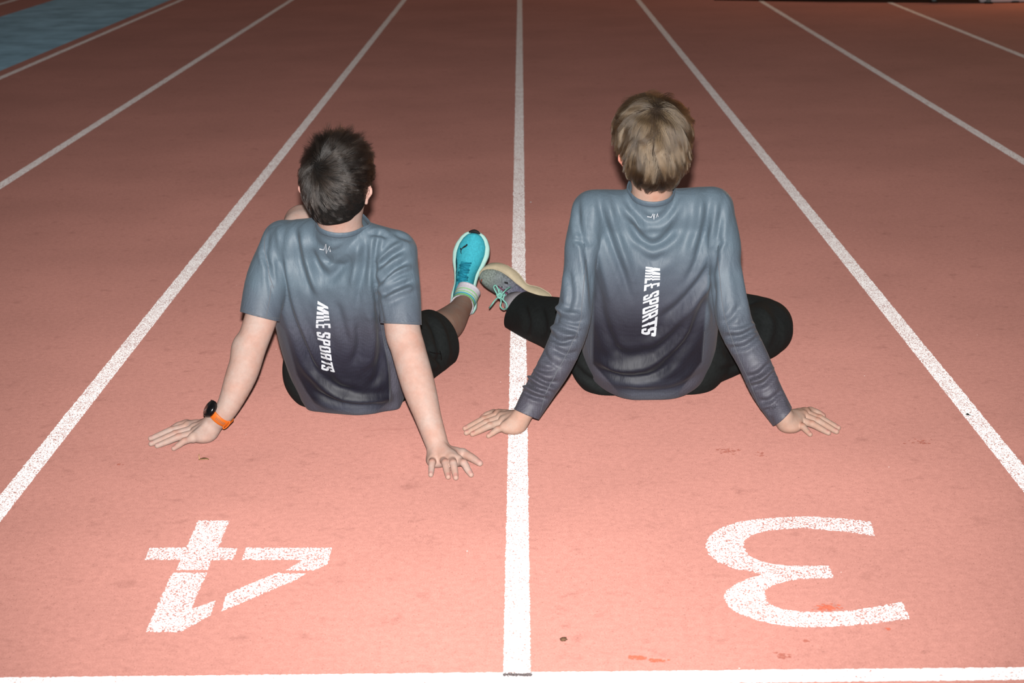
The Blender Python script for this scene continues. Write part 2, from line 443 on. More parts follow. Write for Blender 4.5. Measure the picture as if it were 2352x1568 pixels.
def cut(P, Q, planes):
    """open a closed garment at its hems: (point, normal pointing at the side to remove, reach)"""
    me = mesh('tmp', P, Q); bm = bmesh.new(); bm.from_mesh(me); bpy.data.meshes.remove(me)
    for c, n, reach in planes:
        c = Vector(c); n = Vector(nrm(n))
        near = [f for f in bm.faces if (f.calc_center_median() - c).length < reach]
        vs = {v for f in near for v in f.verts}; es = {e for f in near for e in f.edges}
        bmesh.ops.bisect_plane(bm, geom=list(near) + list(es) + list(vs), plane_co=c, plane_no=n, dist=1e-5)
        kill = [f for f in bm.faces if (f.calc_center_median() - c).length < reach*1.02 and (f.calc_center_median() - c).dot(n) > 1e-6]
        bmesh.ops.delete(bm, geom=kill, context='FACES')
    bmesh.ops.delete(bm, geom=[v for v in bm.verts if not v.link_faces], context='VERTS')
    left = set(bm.verts); best = set()
    while left:
        v = left.pop(); isl = {v}; st = [v]
        while st:
            for e in st.pop().link_edges:
                for w in e.verts:
                    if w not in isl: isl.add(w); st.append(w)
        left -= isl
        if len(isl) > len(best): best = isl
    bmesh.ops.delete(bm, geom=[v for v in bm.verts if v not in best], context='VERTS')
    bmesh.ops.triangulate(bm, faces=[f for f in bm.faces if len(f.verts) > 4])
    return bm
def bm_mesh(bm, name):
    me = bpy.data.meshes.new(name); bm.to_mesh(me); bm.free()
    me.polygons.foreach_set('use_smooth', np.ones(len(me.polygons), bool)); me.update(); return me
def solid(o, th):
    m = o.modifiers.new('thickness', 'SOLIDIFY'); m.thickness = th; m.offset = -1
def tube_mesh(name, pts, rad, seg=8, closed=False, prof=None, ups=None):
    """sweep a round (or given) profile along points"""
    pts = np.asarray(pts, float); n = len(pts); rad = np.broadcast_to(np.asarray(rad, float), (n,))
    V = []; up = np.array([0, 0, 1.0])
    for i in range(n):
        if closed: t = nrm(pts[(i+1) % n] - pts[i-1])
        else: t = nrm(pts[min(i+1, n-1)] - pts[max(i-1, 0)])
        u = ups[i] if ups is not None else up
        a = u - (u@t)*t
        if np.linalg.norm(a) < 1e-4: a = np.cross(t, [1, 0, 0.3])
        a = nrm(a); b = np.cross(t, a); up = a
        for j in range(seg):
            if prof is None: ca, sa = math.cos(2*math.pi*j/seg), math.sin(2*math.pi*j/seg)
            else: ca, sa = prof[j]
            V.append(pts[i] + rad[i]*(a*ca + b*sa))
    Fc = []
    for i in range(n if closed else n-1):
        k = (i+1) % n
        for j in range(seg):
            l = (j+1) % seg
            Fc.append((i*seg+j, i*seg+l, k*seg+l, k*seg+j))
    if not closed:
        Fc.append(tuple(range(seg))[::-1]); Fc.append(tuple((n-1)*seg + j for j in range(seg)))
    return mesh(name, V, Fc)

# ================================================================== SETTING: the running track
def slab(name, poly, z0, z1, m, parent=None, **kw):
    bm = bmesh.new()
    f = bm.faces.new([bm.verts.new((p[0], p[1], z1)) for p in poly])
    if f.normal.z < 0 or f.calc_area() and (bm.normal_update() or f.normal.z < 0): f.normal_flip()
    bm.normal_update()
    if abs(z1 - z0) > 1e-6:
        r = bmesh.ops.extrude_face_region(bm, geom=[f])
        for v in r['geom']:
            if isinstance(v, bmesh.types.BMVert): v.co.z = z0
    bmesh.ops.recalc_face_normals(bm, faces=bm.faces[:])
    bmesh.ops.triangulate(bm, faces=[f for f in bm.faces if len(f.verts) > 4])
    me = bm_mesh(bm, name); me.polygons.foreach_set('use_smooth', np.zeros(len(me.polygons), bool))
    return link(name, me, m, parent, **kw)
track = slab('running_track', [(-26, -4), (26, -4), (26, 70), (-26, 70)], -0.15, 0.0, M['rubber'], kind='structure',
             label='worn red rubber running track surface')
def ragged(poly, step, amp):
    out = []
    for i in range(len(poly)):
        a = np.array(poly[i], float); b = np.array(poly[(i+1) % len(poly)], float); L = np.linalg.norm(b-a)
        n = max(1, int(L/step)); nn = np.array([b[1]-a[1], a[0]-b[0]])/max(L, 1e-9)
        for k in range(n):
            q = a + (b-a)*k/n + (nn*rng.normal(0, amp) if 0 < k else 0)
            out.append((q[0], q[1]))
    return out
PT = 0.0012
def strip(name, x0, x1, y0, y1, m, jit, **kw):
    """a painted line as a ribbon with ragged edges"""
    ys = [y0]
    while ys[-1] < y1: ys.append(ys[-1] + max(0.004, 0.004*(ys[-1]/3.0)**2))
    V = []; Fc = []
    for i, y in enumerate(ys):
        V += [(x0 + rng.normal(0, jit), y, PT), (x1 + rng.normal(0, jit), y, PT), (x0, y, -0.002), (x1, y, -0.002)]
        if i:
            a = 4*(i-1); b = 4*i
            Fc += [(a, a+1, b+1, b), (a+2, a, b, b+2), (a+1, a+3, b+3, b+1)]
    return link(name, mesh(name, V, Fc, False), m, track, **kw)
LABL = {-3: 'outer white lane line beside the blue strip', -2: 'second white lane line from the left', -1: 'white lane line left of the two seated men',
        0: 'white lane line running between the two seated men', 1: 'white lane line right of the two seated men', 2: 'second white lane line from the right', 3: 'faint white lane line at far right'}
STARTY = Wz(1188, 1545)[1]
for i in range(-3, 4):
    strip('lane_line', i*1.22-0.025, i*1.22+0.025, STARTY + 0.002, 46.0, M['paint'], 0.0009, label=LABL[i])
# the start line across the track, seen along the bottom edge
sl = []
xs_ = np.arange(-5, 5, 0.005)
V = []; Fc = []
for i, x in enumerate(xs_):
    yy = STARTY - 0.008*(x/1.0)*0.35
    V += [(x, yy + rng.normal(0, 0.0008), PT), (x, yy - 0.05 + rng.normal(0, 0.0008), PT)]
    if i: a = 2*(i-1); Fc.append((a, a+1, a+3, a+2))
link('start_line', mesh('start_line', V, Fc, False), M['start_paint'], track, label='white start line across the track at the bottom edge')
# blue strip at far left and the red beyond it with its own line
def gpoly(pts): return [tuple(Wz(*p)[:2]) for p in pts]
xb0 = Wz(0, 163)[0]; xb1 = Wz(0, 39)[0]
print('blue strip', xb0, xb1, Wz(400, 0)[:2], Wz(150, 0)[:2], 'far', Wz(2145, 8)[:2], Wz(2300, 10)[:2], Wz(1700, 2)[:2])
slab('blue_strip', [(xb1, -3), (xb0, -3), (xb0, 60), (xb1, 60)], -0.002, 0.0012, M['blue'], track, label='blue rubber strip along the left side of the track')
xw = Wz(20, 4)[0]
strip('lane_line', xw-0.03, xw+0.03, 6.0, 46.0, M['paint'], 0.001, label='white line beyond the blue strip at top left')

# painted numbers: outlines measured on the ground
def number(name, px_polys, label):
    bm = bmesh.new()
    for poly in px_polys:
        g = ragged([Wz(*p)[:2] for p in poly], 0.005, 0.0011)
        vs = [bm.verts.new((p[0], p[1], PT)) for p in g]
        f = bm.faces.new(vs); bm.normal_update()
        if f.normal.z < 0: f.normal_flip()
    bmesh.ops.triangulate(bm, faces=bm.faces[:])
    r = bmesh.ops.extrude_face_region(bm, geom=bm.faces[:])
    me = bm_mesh(bm, name); co = np.array([v.co[:] for v in me.vertices])
    half = len(co)//2
    for v in list(me.vertices)[:half]: v.co.z = -0.002
    me.polygons.foreach_set('use_smooth', np.zeros(len(me.polygons), bool))
    return link(name, me, M['number_paint'], track, label=label)
k4 = 2352/520.0
p4 = lambda L: [(300 + x/k4, 1150 + y/k4) for x, y in L]
number('lane_number', [
    p4([(705, 208), (1025, 208), (905, 490), (1105, 495), (1060, 610), (835, 615), (800, 715), (480, 715), (525, 610), (150, 610), (200, 492), (580, 490)]),
    p4([(1200, 492), (2092, 492), (2040, 660), (1900, 720), (1620, 720), (1800, 612), (1160, 612)]),
    p4([(1510, 755), (1815, 758), (1690, 830), (945, 1145), (1000, 970)]),
    p4([(435, 750), (790, 750), (625, 1130), (690, 1110), (880, 1040), (825, 1190), (520, 1360), (160, 1360)]),
], 'white stencilled number 4 painted upside down in the left lane')
k3 = 2352/540.0
p3 = lambda L: [(1580 + x/k3, 1150 + y/k3) for x, y in L]
out3 = [(1830, 215), (1600, 185), (1300, 162), (1000, 165), (750, 180), (520, 210), (350, 265), (220, 345), (178, 440), (215, 540), (320, 620), (480, 680), (640, 705), (760, 735),
        (640, 770), (500, 825), (400, 890), (360, 970), (410, 1060), (520, 1130), (680, 1190), (860, 1230), (1080, 1258), (1350, 1262), (1650, 1245), (1900, 1220), (2215, 1180),
        (2140, 1015), (1900, 1060), (1650, 1100), (1400, 1118), (1150, 1115), (950, 1090), (830, 1045), (765, 965), (770, 890), (850, 840), (1000, 800), (1150, 778), (1290, 772), (1455, 772),
        (1410, 655), (1200, 655), (1000, 655), (860, 640), (720, 605), (610, 550), (552, 470), (560, 400), (640, 340), (780, 300), (950, 280), (1150, 270), (1350, 285), (1600, 310), (1868, 350)]
number('lane_number', [p3(out3)], 'white stencilled number 3 painted upside down in the right lane')

# wear marks with a shape of their own
def stain(name, cx, cy, wx, wy, m, n, seed, label=None):
    r = np.random.default_rng(seed); V = []; Fc = []
    for _ in range(n):
        x = cx + r.normal(0, wx/2.2); y = cy + r.normal(0, wy/2.2)
        c = Wz(x, y); rr = r.uniform(0.0012, 0.004); k = 6; b = len(V)
        V += [(c[0] + rr*1.3*math.cos(a+_)*r.uniform(.6, 1.2), c[1] + rr*math.sin(a+_)*r.uniform(.6, 1.2), PT+0.0003+0.00001*(b//k)) for a in np.linspace(0, 2*math.pi, k, False)]
        Fc.append(tuple(range(b, b+k)))
    o = link(name, mesh(name, V, Fc, False), m, track, kind='stuff', label=label); return o
M['scuff'] = simple('bare_red_scuff', (0.42, 0.105, 0.065), 0.9, 0.1, 200, 0.2, **{'Diffuse Roughness': 1.0})
M['scuff_dark'] = simple('dark_scuff', (0.30, 0.10, 0.075), 0.9, 0.1, 200, 0.2, **{'Diffuse Roughness': 1.0})
M['smudge'] = simple('grey_smudge', (0.085, 0.07, 0.07), 0.9, 0.1, 300, 0.4, **{'Diffuse Roughness': 1.0})
r_ = np.random.default_rng(3); V = []; Fc = []
for _ in range(420):
    x = r_.uniform(1156, 1222); y = 1551.5 + r_.normal(0, 2.0) - (0.4 if x > 1190 else 0); c = Wz(x, y); rr = r_.uniform(0.0008, 0.0024); b = len(V)
    V += [(c[0] + rr*math.cos(a)*r_.uniform(.5, 1.2), c[1] + rr*math.sin(a)*r_.uniform(.6, 1.4), 0.0021+_*1e-6) for a in np.linspace(0, 2*math.pi, 5, False)]
    Fc.append(tuple(range(b, b+5)))
link('grey_smudge', mesh('grey_smudge', V, Fc, False), M['smudge'], track, kind='stuff', label='dark grey smudge where the centre lane line meets the start line')
stain('red_scuff', 1465, 1511, 22, 5, M['scuff'], 60, 1); stain('red_scuff', 1510, 1518, 18, 4, M['scuff'], 45, 2)
stain('red_scuff', 1900, 1397, 26, 7, M['scuff'], 75, 4, 'bare red scuff inside the number 3')
stain('red_scuff', 1800, 1508, 16, 6, M['scuff_dark'], 30, 5); stain('red_scuff', 1670, 1037, 26, 8, M['scuff_dark'], 40, 6)
stain('red_scuff', 1745, 1045, 18, 6, M['scuff_dark'], 16, 16)
stain('red_scuff', 2040, 1446, 8, 3, M['scuff'], 10, 8); stain('red_scuff', 1850, 1473, 9, 3, M['scuff_dark'], 10, 9)
stain('red_scuff', 277, 1068, 8, 3, M['scuff_dark'], 9, 10); stain('red_scuff', 2222, 952, 7, 2.5, M['black_rubber'], 14, 11, 'small black mark on the right lane line')
stain('red_scuff', 2110, 1015, 30, 10, M['scuff_dark'], 24, 12)

# ------------------------------------------------------------------ loose bits on the track
def leaf(px, py, ln, ang):
    c = Wz(px, py, 0.004); V = []; Fc = []; n = 9
    d = np.array([math.cos(ang), math.sin(ang), 0]); s = np.array([-d[1], d[0], 0])
    for i in range(n):
        t = i/(n-1); w = 0.006*math.sin(math.pi*t)**0.8 + 0.0004
        p = c + d*ln*(t-0.5) + np.array([0, 0, 0.0015*math.sin(3*t)])
        V += [p + s*w + [0, 0, 0.0015], p - [0, 0, 0.0004], p - s*w + [0, 0, 0.0015]]
        if i: a = 3*(i-1); Fc += [(a, a+1, a+4, a+3), (a+1, a+2, a+5, a+4)]
    o = link('leaf', mesh('leaf', V, Fc), M['leaf'], label='small dry brown leaf lying on the track below the hand with the watch', cat='leaf'); solid(o, 0.0006)
    st = tube_mesh('leaf_stalk', [c - d*ln*0.42 + [0, 0, .002], c - d*ln*0.47 + s*0.006 + [0, 0, 0.006], c - d*ln*0.5 + s*0.012 + [0, 0, 0.011]], [0.0009, 0.0013, 0.0008], 6)
    link('stalk', st, M['leaf'], o)
leaf(468, 1055, 0.026, 0.05)
def crumb(name, px, py, r, m, label, cat):
    c = Wz(px, py, r*0.45); bm = bmesh.new(); bmesh.ops.create_icosphere(bm, subdivisions=2, radius=r)
    for v in bm.verts: v.co *= random.uniform(0.7, 1.2); v.co.z *= 0.5; v.co += Vector(c)
    me = bm_mesh(bm, name); link(name, me, m, label=label, cat=cat)
crumb('crumb', 1294, 1467, 0.008, M['crumb'], 'small dark brown crumb of dirt near the start line', 'dirt')
crumb('paper_bit', 1219, 464, 0.004, M['white_bit'], 'tiny white bit beside the centre lane line', 'litter')

# ------------------------------------------------------------------ far edge at the top right: dark verge and the foot of a white barrier
vp = [Wz(1640, 1.0), Wz(1900, 5), Wz(2250, 7), Wz(2352, 6), Wz(3100, 6), Wz(2500, -250), Wz(1640, -250)]
slab('verge', [tuple(p[:2]) for p in vp], -0.002, 0.004, M['dark_ground'], None, kind='structure', label='dark ground beyond the far edge of the track')
def bx(name, c, s, m, parent=None, bev=0.0, **kw):
    bm = bmesh.new(); bmesh.ops.create_cube(bm, size=1.0)
    for v in bm.verts: v.co = Vector((v.co.x*s[0] + c[0], v.co.y*s[1] + c[1], v.co.z*s[2] + c[2]))
    if bev: bmesh.ops.bevel(bm, geom=bm.edges[:], offset=bev, segments=2, affect='EDGES')
    me = bm_mesh(bm, name); me.polygons.foreach_set('use_smooth', np.zeros(len(me.polygons), bool)); return link(name, me, m, parent, **kw)
g1 = Wz(2145, 6); g2 = Wz(2270, 8); g3 = Wz(2330, 6)
bar = bx('barrier', (g2[0]+0.55, g2[1]+0.05, 0.30), (1.25, 0.05, 0.58), M['white_far'], None, 0.01, label='white barrier board at the far top right edge of the track', cat='barrier')
for g in (g2, g3):
    tp = tube_mesh('post', [(g[0], g[1], 0.012), (g[0], g[1], 0.9)], 0.022, 10); link('post', tp, M['steel'], bar)
    bx('foot', (g[0], g[1], 0.008), (0.07, 0.10, 0.016), M['black_rubber'], bar, 0.004)
po = link('marker_post', tube_mesh('marker_post', [(g1[0], g1[1], 0.012), (g1[0], g1[1], 0.9)], 0.022, 12), M['steel'], None, label='pale post standing left of the white barrier', cat='post')
bx('foot', (g1[0], g1[1], 0.008), (0.07, 0.10, 0.016), M['black_rubber'], po, 0.004)

# ================================================================== PEOPLE
def lerp(a, b, t): return np.asarray(a)*(1-t) + np.asarray(b)*t
def bars(Fd, rows, k=0.05, xdir=(1, 0, 0), sub=3, grow=0.0):
    """torso as a stack of rounded cross bars: (px, py, Y, half width, half depth[, tilt dz, dy])"""
    R = [list(W(a, b, c)) + [d, e] for a, b, c, d, e in rows]
    for i in range(len(R)-1):
        for s in range(sub if i < len(R)-2 else sub+1):
            q = lerp(R[i], R[i+1], s/sub); c = q[:3]; r = q[4] + grow; h = max(q[3] + grow - r, 0.001)
            d = nrm(xdir)*h
            Fd.seg(c - d, c + d, r, r, k)
def hand(Fd, wrist, mcp, tips, thumb, wr=0.024, arch=(0.004, 0.002), mz=0.030, zt=0.0075):
    """palm on the ground, five separate fingers; returns landmarks"""
    Mc = [Wz(p[0], p[1], mz - 0.004*abs(i-1)) for i, p in enumerate(mcp)]
    T = [Wz(p[0], p[1], zt) for p in tips]
    base = lerp(wrist, sum(Mc)/4, 0.25); base[2] = min(base[2], 0.036)
    for i, m in enumerate(Mc):
        st = lerp(wrist, m, 0.12) ; st[2] -= 0.008
        Fd.seg(st, m, 0.020 if i in (1, 2) else 0.017, 0.0128, 0.013)
    ctr = lerp(wrist, lerp(Mc[1], Mc[3], 0.7), 0.45); ctr[2] = 0.016
    Fd.ell(ctr, (0.030, 0.030, 0.018), k=0.016)
    sc = (0.98, 1.0, 0.97, 0.90); nails = []; pips = []
    for i, (m, t) in enumerate(zip(Mc, T)):
        d = t - m
        pip = m + d*0.44 + np.array([0, 0, arch[0]]); dip = m + d*0.74 + np.array([0, 0, arch[1]])
        s = sc[i]
        Fd.chain([m, pip, dip, t], [0.0112*s, 0.0096*s, 0.0085*s, 0.0069*s], 0.0016)
        Fd.ell(m + np.array([0, 0, 0.0025]), (0.0100*s,)*3, k=0.008)
        Fd.ell(pip + np.array([0, 0, 0.0014]), (0.0094*s,)*3, k=0.003)
        # tendon ridge on the back of the hand
        Fd.seg(lerp(wrist, m, 0.3) + np.array([0, 0, 0.012]), m + np.array([0, 0, 0.008]), 0.003, 0.0045, 0.010)
        dd = nrm(d); ss = nrm(np.cross([0, 0, 1], dd)); zz = np.cross(dd, ss)
        Fd.ell(t - dd*0.0015 + zz*0.0060*s, (0.0062, 0.0047*s, 0.0014), np.stack([dd, ss, zz], 1), 0.0006)
        nails.append((t - dd*0.001 + np.array([0, 0, 0.0062]), 0.0056*s)); pips.append(pip + [0, 0, .009])
    tm = Wz(thumb[0][0], thumb[0][1], 0.020); tt = Wz(thumb[1][0], thumb[1][1], 0.009)
    cmc = lerp(wrist, Mc[0], 0.18); cmc[2] -= 0.010
    ip = lerp(tm, tt, 0.52) + np.array([0, 0, 0.002])
    Fd.seg(cmc, tm, 0.017, 0.0125, 0.012); Fd.chain([tm, ip, tt], [0.0124, 0.0106, 0.0080], 0.005)
    Fd.seg(lerp(cmc, tm, 0.6), lerp(wrist, Mc[0], 0.7), 0.009, 0.009, 0.014)
    nails.append((tt + np.array([0, 0, 0.006]), 0.007))
    return dict(nails=nails, knuckles=Mc, pips=pips)
def frame(yaw, pitch, roll):
    """head frame: columns right, face direction, up"""
    return np.array((Matrix.Rotation(yaw, 3, 'Z') @ Matrix.Rotation(pitch, 3, 'X') @ Matrix.Rotation(roll, 3, 'Y')))
def head(Fd, C, R, neck, nr=0.054):
    L = lambda x, y, z: C + R @ np.array([x, y, z])
    Fd.ell(C, (0.077, 0.097, 0.096), R, 0.02)
    Fd.ell(L(0, -0.03, -0.022), (0.070, 0.068, 0.075), R, 0.03)
    Fd.ell(L(0, 0.030, -0.068), (0.058, 0.062, 0.062), R, 0.03)      # jaw
    Fd.ell(L(0, 0.078, -0.112), (0.020, 0.016, 0.015), R, 0.025)     # chin
    Fd.seg(L(0, 0.094, -0.018), L(0, 0.112, -0.056), 0.008, 0.012, 0.012)   # nose
    for s in (-1, 1):
        Fd.ell(L(s*0.010, 0.106, -0.060), (0.007, 0.008, 0.006), R, 0.006)
        Fd.seg(L(s*0.012, 0.094, 0.004), L(s*0.045, 0.080, 0.004), 0.008, 0.006, 0.012)  # brow
        Fd.ell(L(s*0.033, 0.094, -0.016), (0.015, 0.012, 0.010), R, 0.008, True)         # eye socket
        Fd.ell(L(s*0.048, 0.066, -0.045), (0.022, 0.022, 0.018), R, 0.02)                # cheek
        # ear: rim, bowl and lobe, standing off the skull and swept back
        ec = lambda a, b, o=0.0: L(s*(0.076 + 0.004*o - 0.62*b), -0.008 + b*0.8, -0.040 + a)
        rim = [ec(-0.016, 0.000), ec(-0.008, -0.014), ec(0.003, -0.020, 1), ec(0.014, -0.018, 1), ec(0.022, -0.008, 1), ec(0.021, 0.005), ec(0.012, 0.011)]
        Fd.chain(rim, [0.0040]*7, 0.004)
        Fd.seg(ec(0.013, -0.004), ec(-0.010, -0.004), 0.0135, 0.009, 0.004, n=R @ np.array([s*0.8, 0.6, 0]), flat=0.28)
        Fd.ell(ec(-0.021, -0.003), (0.0045, 0.0065, 0.008), R, 0.006)
    Fd.seg(L(-0.018, 0.092, -0.084), L(0.018, 0.092, -0.084), 0.006, 0.006, 0.006)   # lips
    Fd.seg(L(-0.013, 0.091, -0.093), L(0.013, 0.091, -0.093), 0.0065, 0.0065, 0.003)
    Fd.seg(neck, L(0, -0.018, -0.055), nr, nr*0.98, 0.022)
    return L
def person(name, Fd, m, label, tints):
    P, Q = Fd.mesh(1)
    me = mesh('person_body', P, Q)
    tint = np.ones((len(P), 3))
    nn = vnormals(P, Q); groups = {}
    for c, r, rgb, up in tints:
        d = np.linalg.norm(P - np.asarray(c), axis=1)/r
        w = np.clip((1.5 - d)/0.9, 0, 1)
        if up: w = w*np.clip(nn[:, 2]*3, 0, 1)
        groups[rgb] = np.maximum(groups.get(rgb, 0), w)
    for rgb, w in groups.items():
        w = w[:, None]; tint = tint*(1-w) + tint*np.array(rgb)*w
    col_attr(me, 'tint', tint)
    o = link(name, me, m, label=label, cat='person'); return o
def bvh_of(o):
    me = o.data; return BVHTree.FromPolygons([v.co[:] for v in me.vertices], [p.vertices[:] for p in me.polygons])
def on_cloth(bvh, px, py, off=0.0008):
    v = Vector(nrm(ray(px, py))); h = bvh.ray_cast(Vector(EYE) + v*3.3, v)
    if h[0] is None: return None
    n = h[1]
    if n.dot(v) > 0: n = -n
    return np.array(h[0] + n*off - v*off*0.6)

# --- lettering MILE SPORTS: condensed bold capitals, each row of a letter is a list of runs
def glyph(ch, v, s=0.30):
    r = 0.16
    def rnd(a, b):   # round corners at top and bottom
        e = 0.0
        if v < r: e = r - math.sqrt(max(r*r - (r-v)**2, 0))
        if v > 1-r: e = r - math.sqrt(max(r*r - (v-1+r)**2, 0))
        return a + e, b - e
    hb = 0.15
    if ch == 'M':
        w = 1.24; k = 0.30*v
        return w, [(0, s), (w-s, w), (max(s*0.5, w/2-k-0.13), w/2-k+0.13 if k > .1 else w/2), (w/2+k-0.13 if k > .1 else w/2, min(w-s*.5, w/2+k+0.13))]
    if ch == 'I': return s*1.1, [(0, s*1.1)]
    if ch == 'L': return 0.72, [(0, 0.72)] if v < hb else [(0, s)]
    if ch == 'E': return 0.74, [(0, 0.74)] if v < hb or v > 1-hb else ([(0, 0.66)] if abs(v-0.5) < hb/2 else [(0, s)])
    if ch == 'T': return 0.84, [(0, 0.84)] if v > 1-hb else [(0.42-s/2, 0.42+s/2)]
    if ch == 'O':
        a, b = rnd(0, 0.86)
        return 0.86, [(a, b)] if v < hb or v > 1-hb else [(a, s), (0.86-s, b)]
    if ch in 'PR':
        w = 0.84; mid = 0.42
        if v > mid:
            vv = v; e = 0
            if v > 1-r: e = r - math.sqrt(max(r*r - (v-1+r)**2, 0))
            if v < mid + r*0.7: e = max(e, r*0.5*(1-(v-mid)/(r*0.7)))
            return w, [(0, w-e)] if (v > 1-hb or v < mid+hb) else [(0, s), (w-s, w)]
        return w, [(0, s)] if ch == 'P' else [(0, s), (w-s-0.02, w)]
    if ch == 'S':
        w = 0.82; a, b = rnd(0, w)
        if v > 1-hb or v < hb: return w, [(a, b)]
        if v > 0.68: return w, [(a, s), (w-s, b)]
        if v > 0.58: return w, [(0, s*1.15)]
        if v > 0.42:
            q = (0.58 - v)/0.16; return w, [(q*(w-s*1.6)*0.6, w - (1-q)*(w-s*1.6)*0.6)]
        if v > 0.32: return w, [(w-s*1.15, w)]
        return w, [(a, s), (w-s, b)]
    return 0.36, []
def lettering(name, parent, bvh, left, right, text, glitch, m, label):
    rows = 44; gap = 0.14
    tot = sum(glyph(c, 0.5)[0] + gap for c in text) - gap
    lc = curve_pts(left, 60); rc = curve_pts(right, 60)
    def at(u, v):
        u = min(max(u, 0), 1)*59; i = min(int(u), 58); f = u - i
        a = lc[i]*(1-f) + lc[i+1]*f; b = rc[i]*(1-f) + rc[i+1]*f
        return a*(1-v) + b*v
    V = []; Fc = []; key = {}
    def vert(u, v):
        p = at(u, v); q = on_cloth(bvh, p[0], p[1], 0.0012)
        if q is None: return None
        V.append(q); return len(V)-1
    x = 0.0
    for c in text:
        w = glyph(c, 0.5)[0]
        for r in range(rows):
            v0, v1 = r/rows, (r+1)/rows; vm = (v0+v1)/2
            sh = glitch(vm, x/tot)
            for a, b in glyph(c, vm)[1]:
                n = 2 if b - a < 0.5 else 4
                ids = []
                for k in range(n+1):
                    u = (x + a + (b-a)*k/n + sh)/tot
                    ids.append((vert(u, v0), vert(u, v1)))
                for k in range(n):
                    q = (ids[k][0], ids[k+1][0], ids[k+1][1], ids[k][1])
                    if None not in q: Fc.append(q)
        x += w + gap - (.16 if c == 'T' else 0)
    return link(name, mesh(name, V, Fc, True), m, parent, label=label)
def ribbon_on(name, parent, bvh, lines, w, m, label=None, off=0.0024, n=48, smooth_line=True):
    if len(lines) > 1:
        for ln in lines: ribbon_on(name, parent, bvh, [ln], w, m, label, off, n, smooth_line)
        return
    V = []; Fc = []
    for ln in lines:
        pts = curve_pts(ln, n) if smooth_line else np.array(ln, float)
        prev = None
        for i, p in enumerate(pts):
            d = pts[min(i+1, len(pts)-1)] - pts[max(i-1, 0)]; d = d/max(np.linalg.norm(d), 1e-9); s = np.array([-d[1], d[0]])*w/2
            a = on_cloth(bvh, *(p + s), off); b = on_cloth(bvh, *(p - s), off)
            if a is None or b is None: prev = None; continue
            V += [a, b]; cur = len(V) - 2
            if prev is not None and np.linalg.norm(V[prev] - a) < 0.06: Fc.append((prev, prev+1, cur+1, cur))
            prev = cur
    if not V: return None
    return link(name, mesh(name, V, Fc, True), m, parent, label=label)
def collar(parent, m, c, n, reach, rgb, h=0.0075, out=0.0):
    """a rib-knit band sewn along the cut edge of the neck"""
    me = parent.data; n = nrm(n); cnt = {}
    for f in me.polygons:
        for e in f.edge_keys: cnt[e] = cnt.get(e, 0) + 1
    vs = {v for e, k in cnt.items() if k == 1 for v in e}
    co = np.array([me.vertices[v].co[:] for v in vs]); d = co - c
    co = co[(np.abs(d@n) < 0.003) & (np.linalg.norm(d, axis=1) < reach)]
    cc = co.mean(0); xd = nrm(RIGHT - (RIGHT@n)*n); yd = np.cross(n, xd)
    th = np.arctan2((co-cc)@yd, (co-cc)@xd); r = np.linalg.norm(co-cc, axis=1); k = 72; pts = []
    for t in np.linspace(-math.pi, math.pi, k, False):
        w = np.exp(-((np.angle(np.exp(1j*(th-t))))/0.13)**2); pts.append(cc + (xd*math.cos(t) + yd*math.sin(t))*((r*w).sum()/w.sum() + out) - n*h*0.35)
    prof = [(math.cos(t), 0.34*math.sin(t)) for t in np.linspace(0, 2*math.pi, 10, False)]
    me = tube_mesh('collar', pts, h, 10, True, prof, [n]*k)
    col_attr(me, 'dye', np.tile(rgb, (len(me.vertices), 1))); f_attr(me, 'heather', np.zeros(len(me.vertices)))
    return link('collar', me, m, parent)
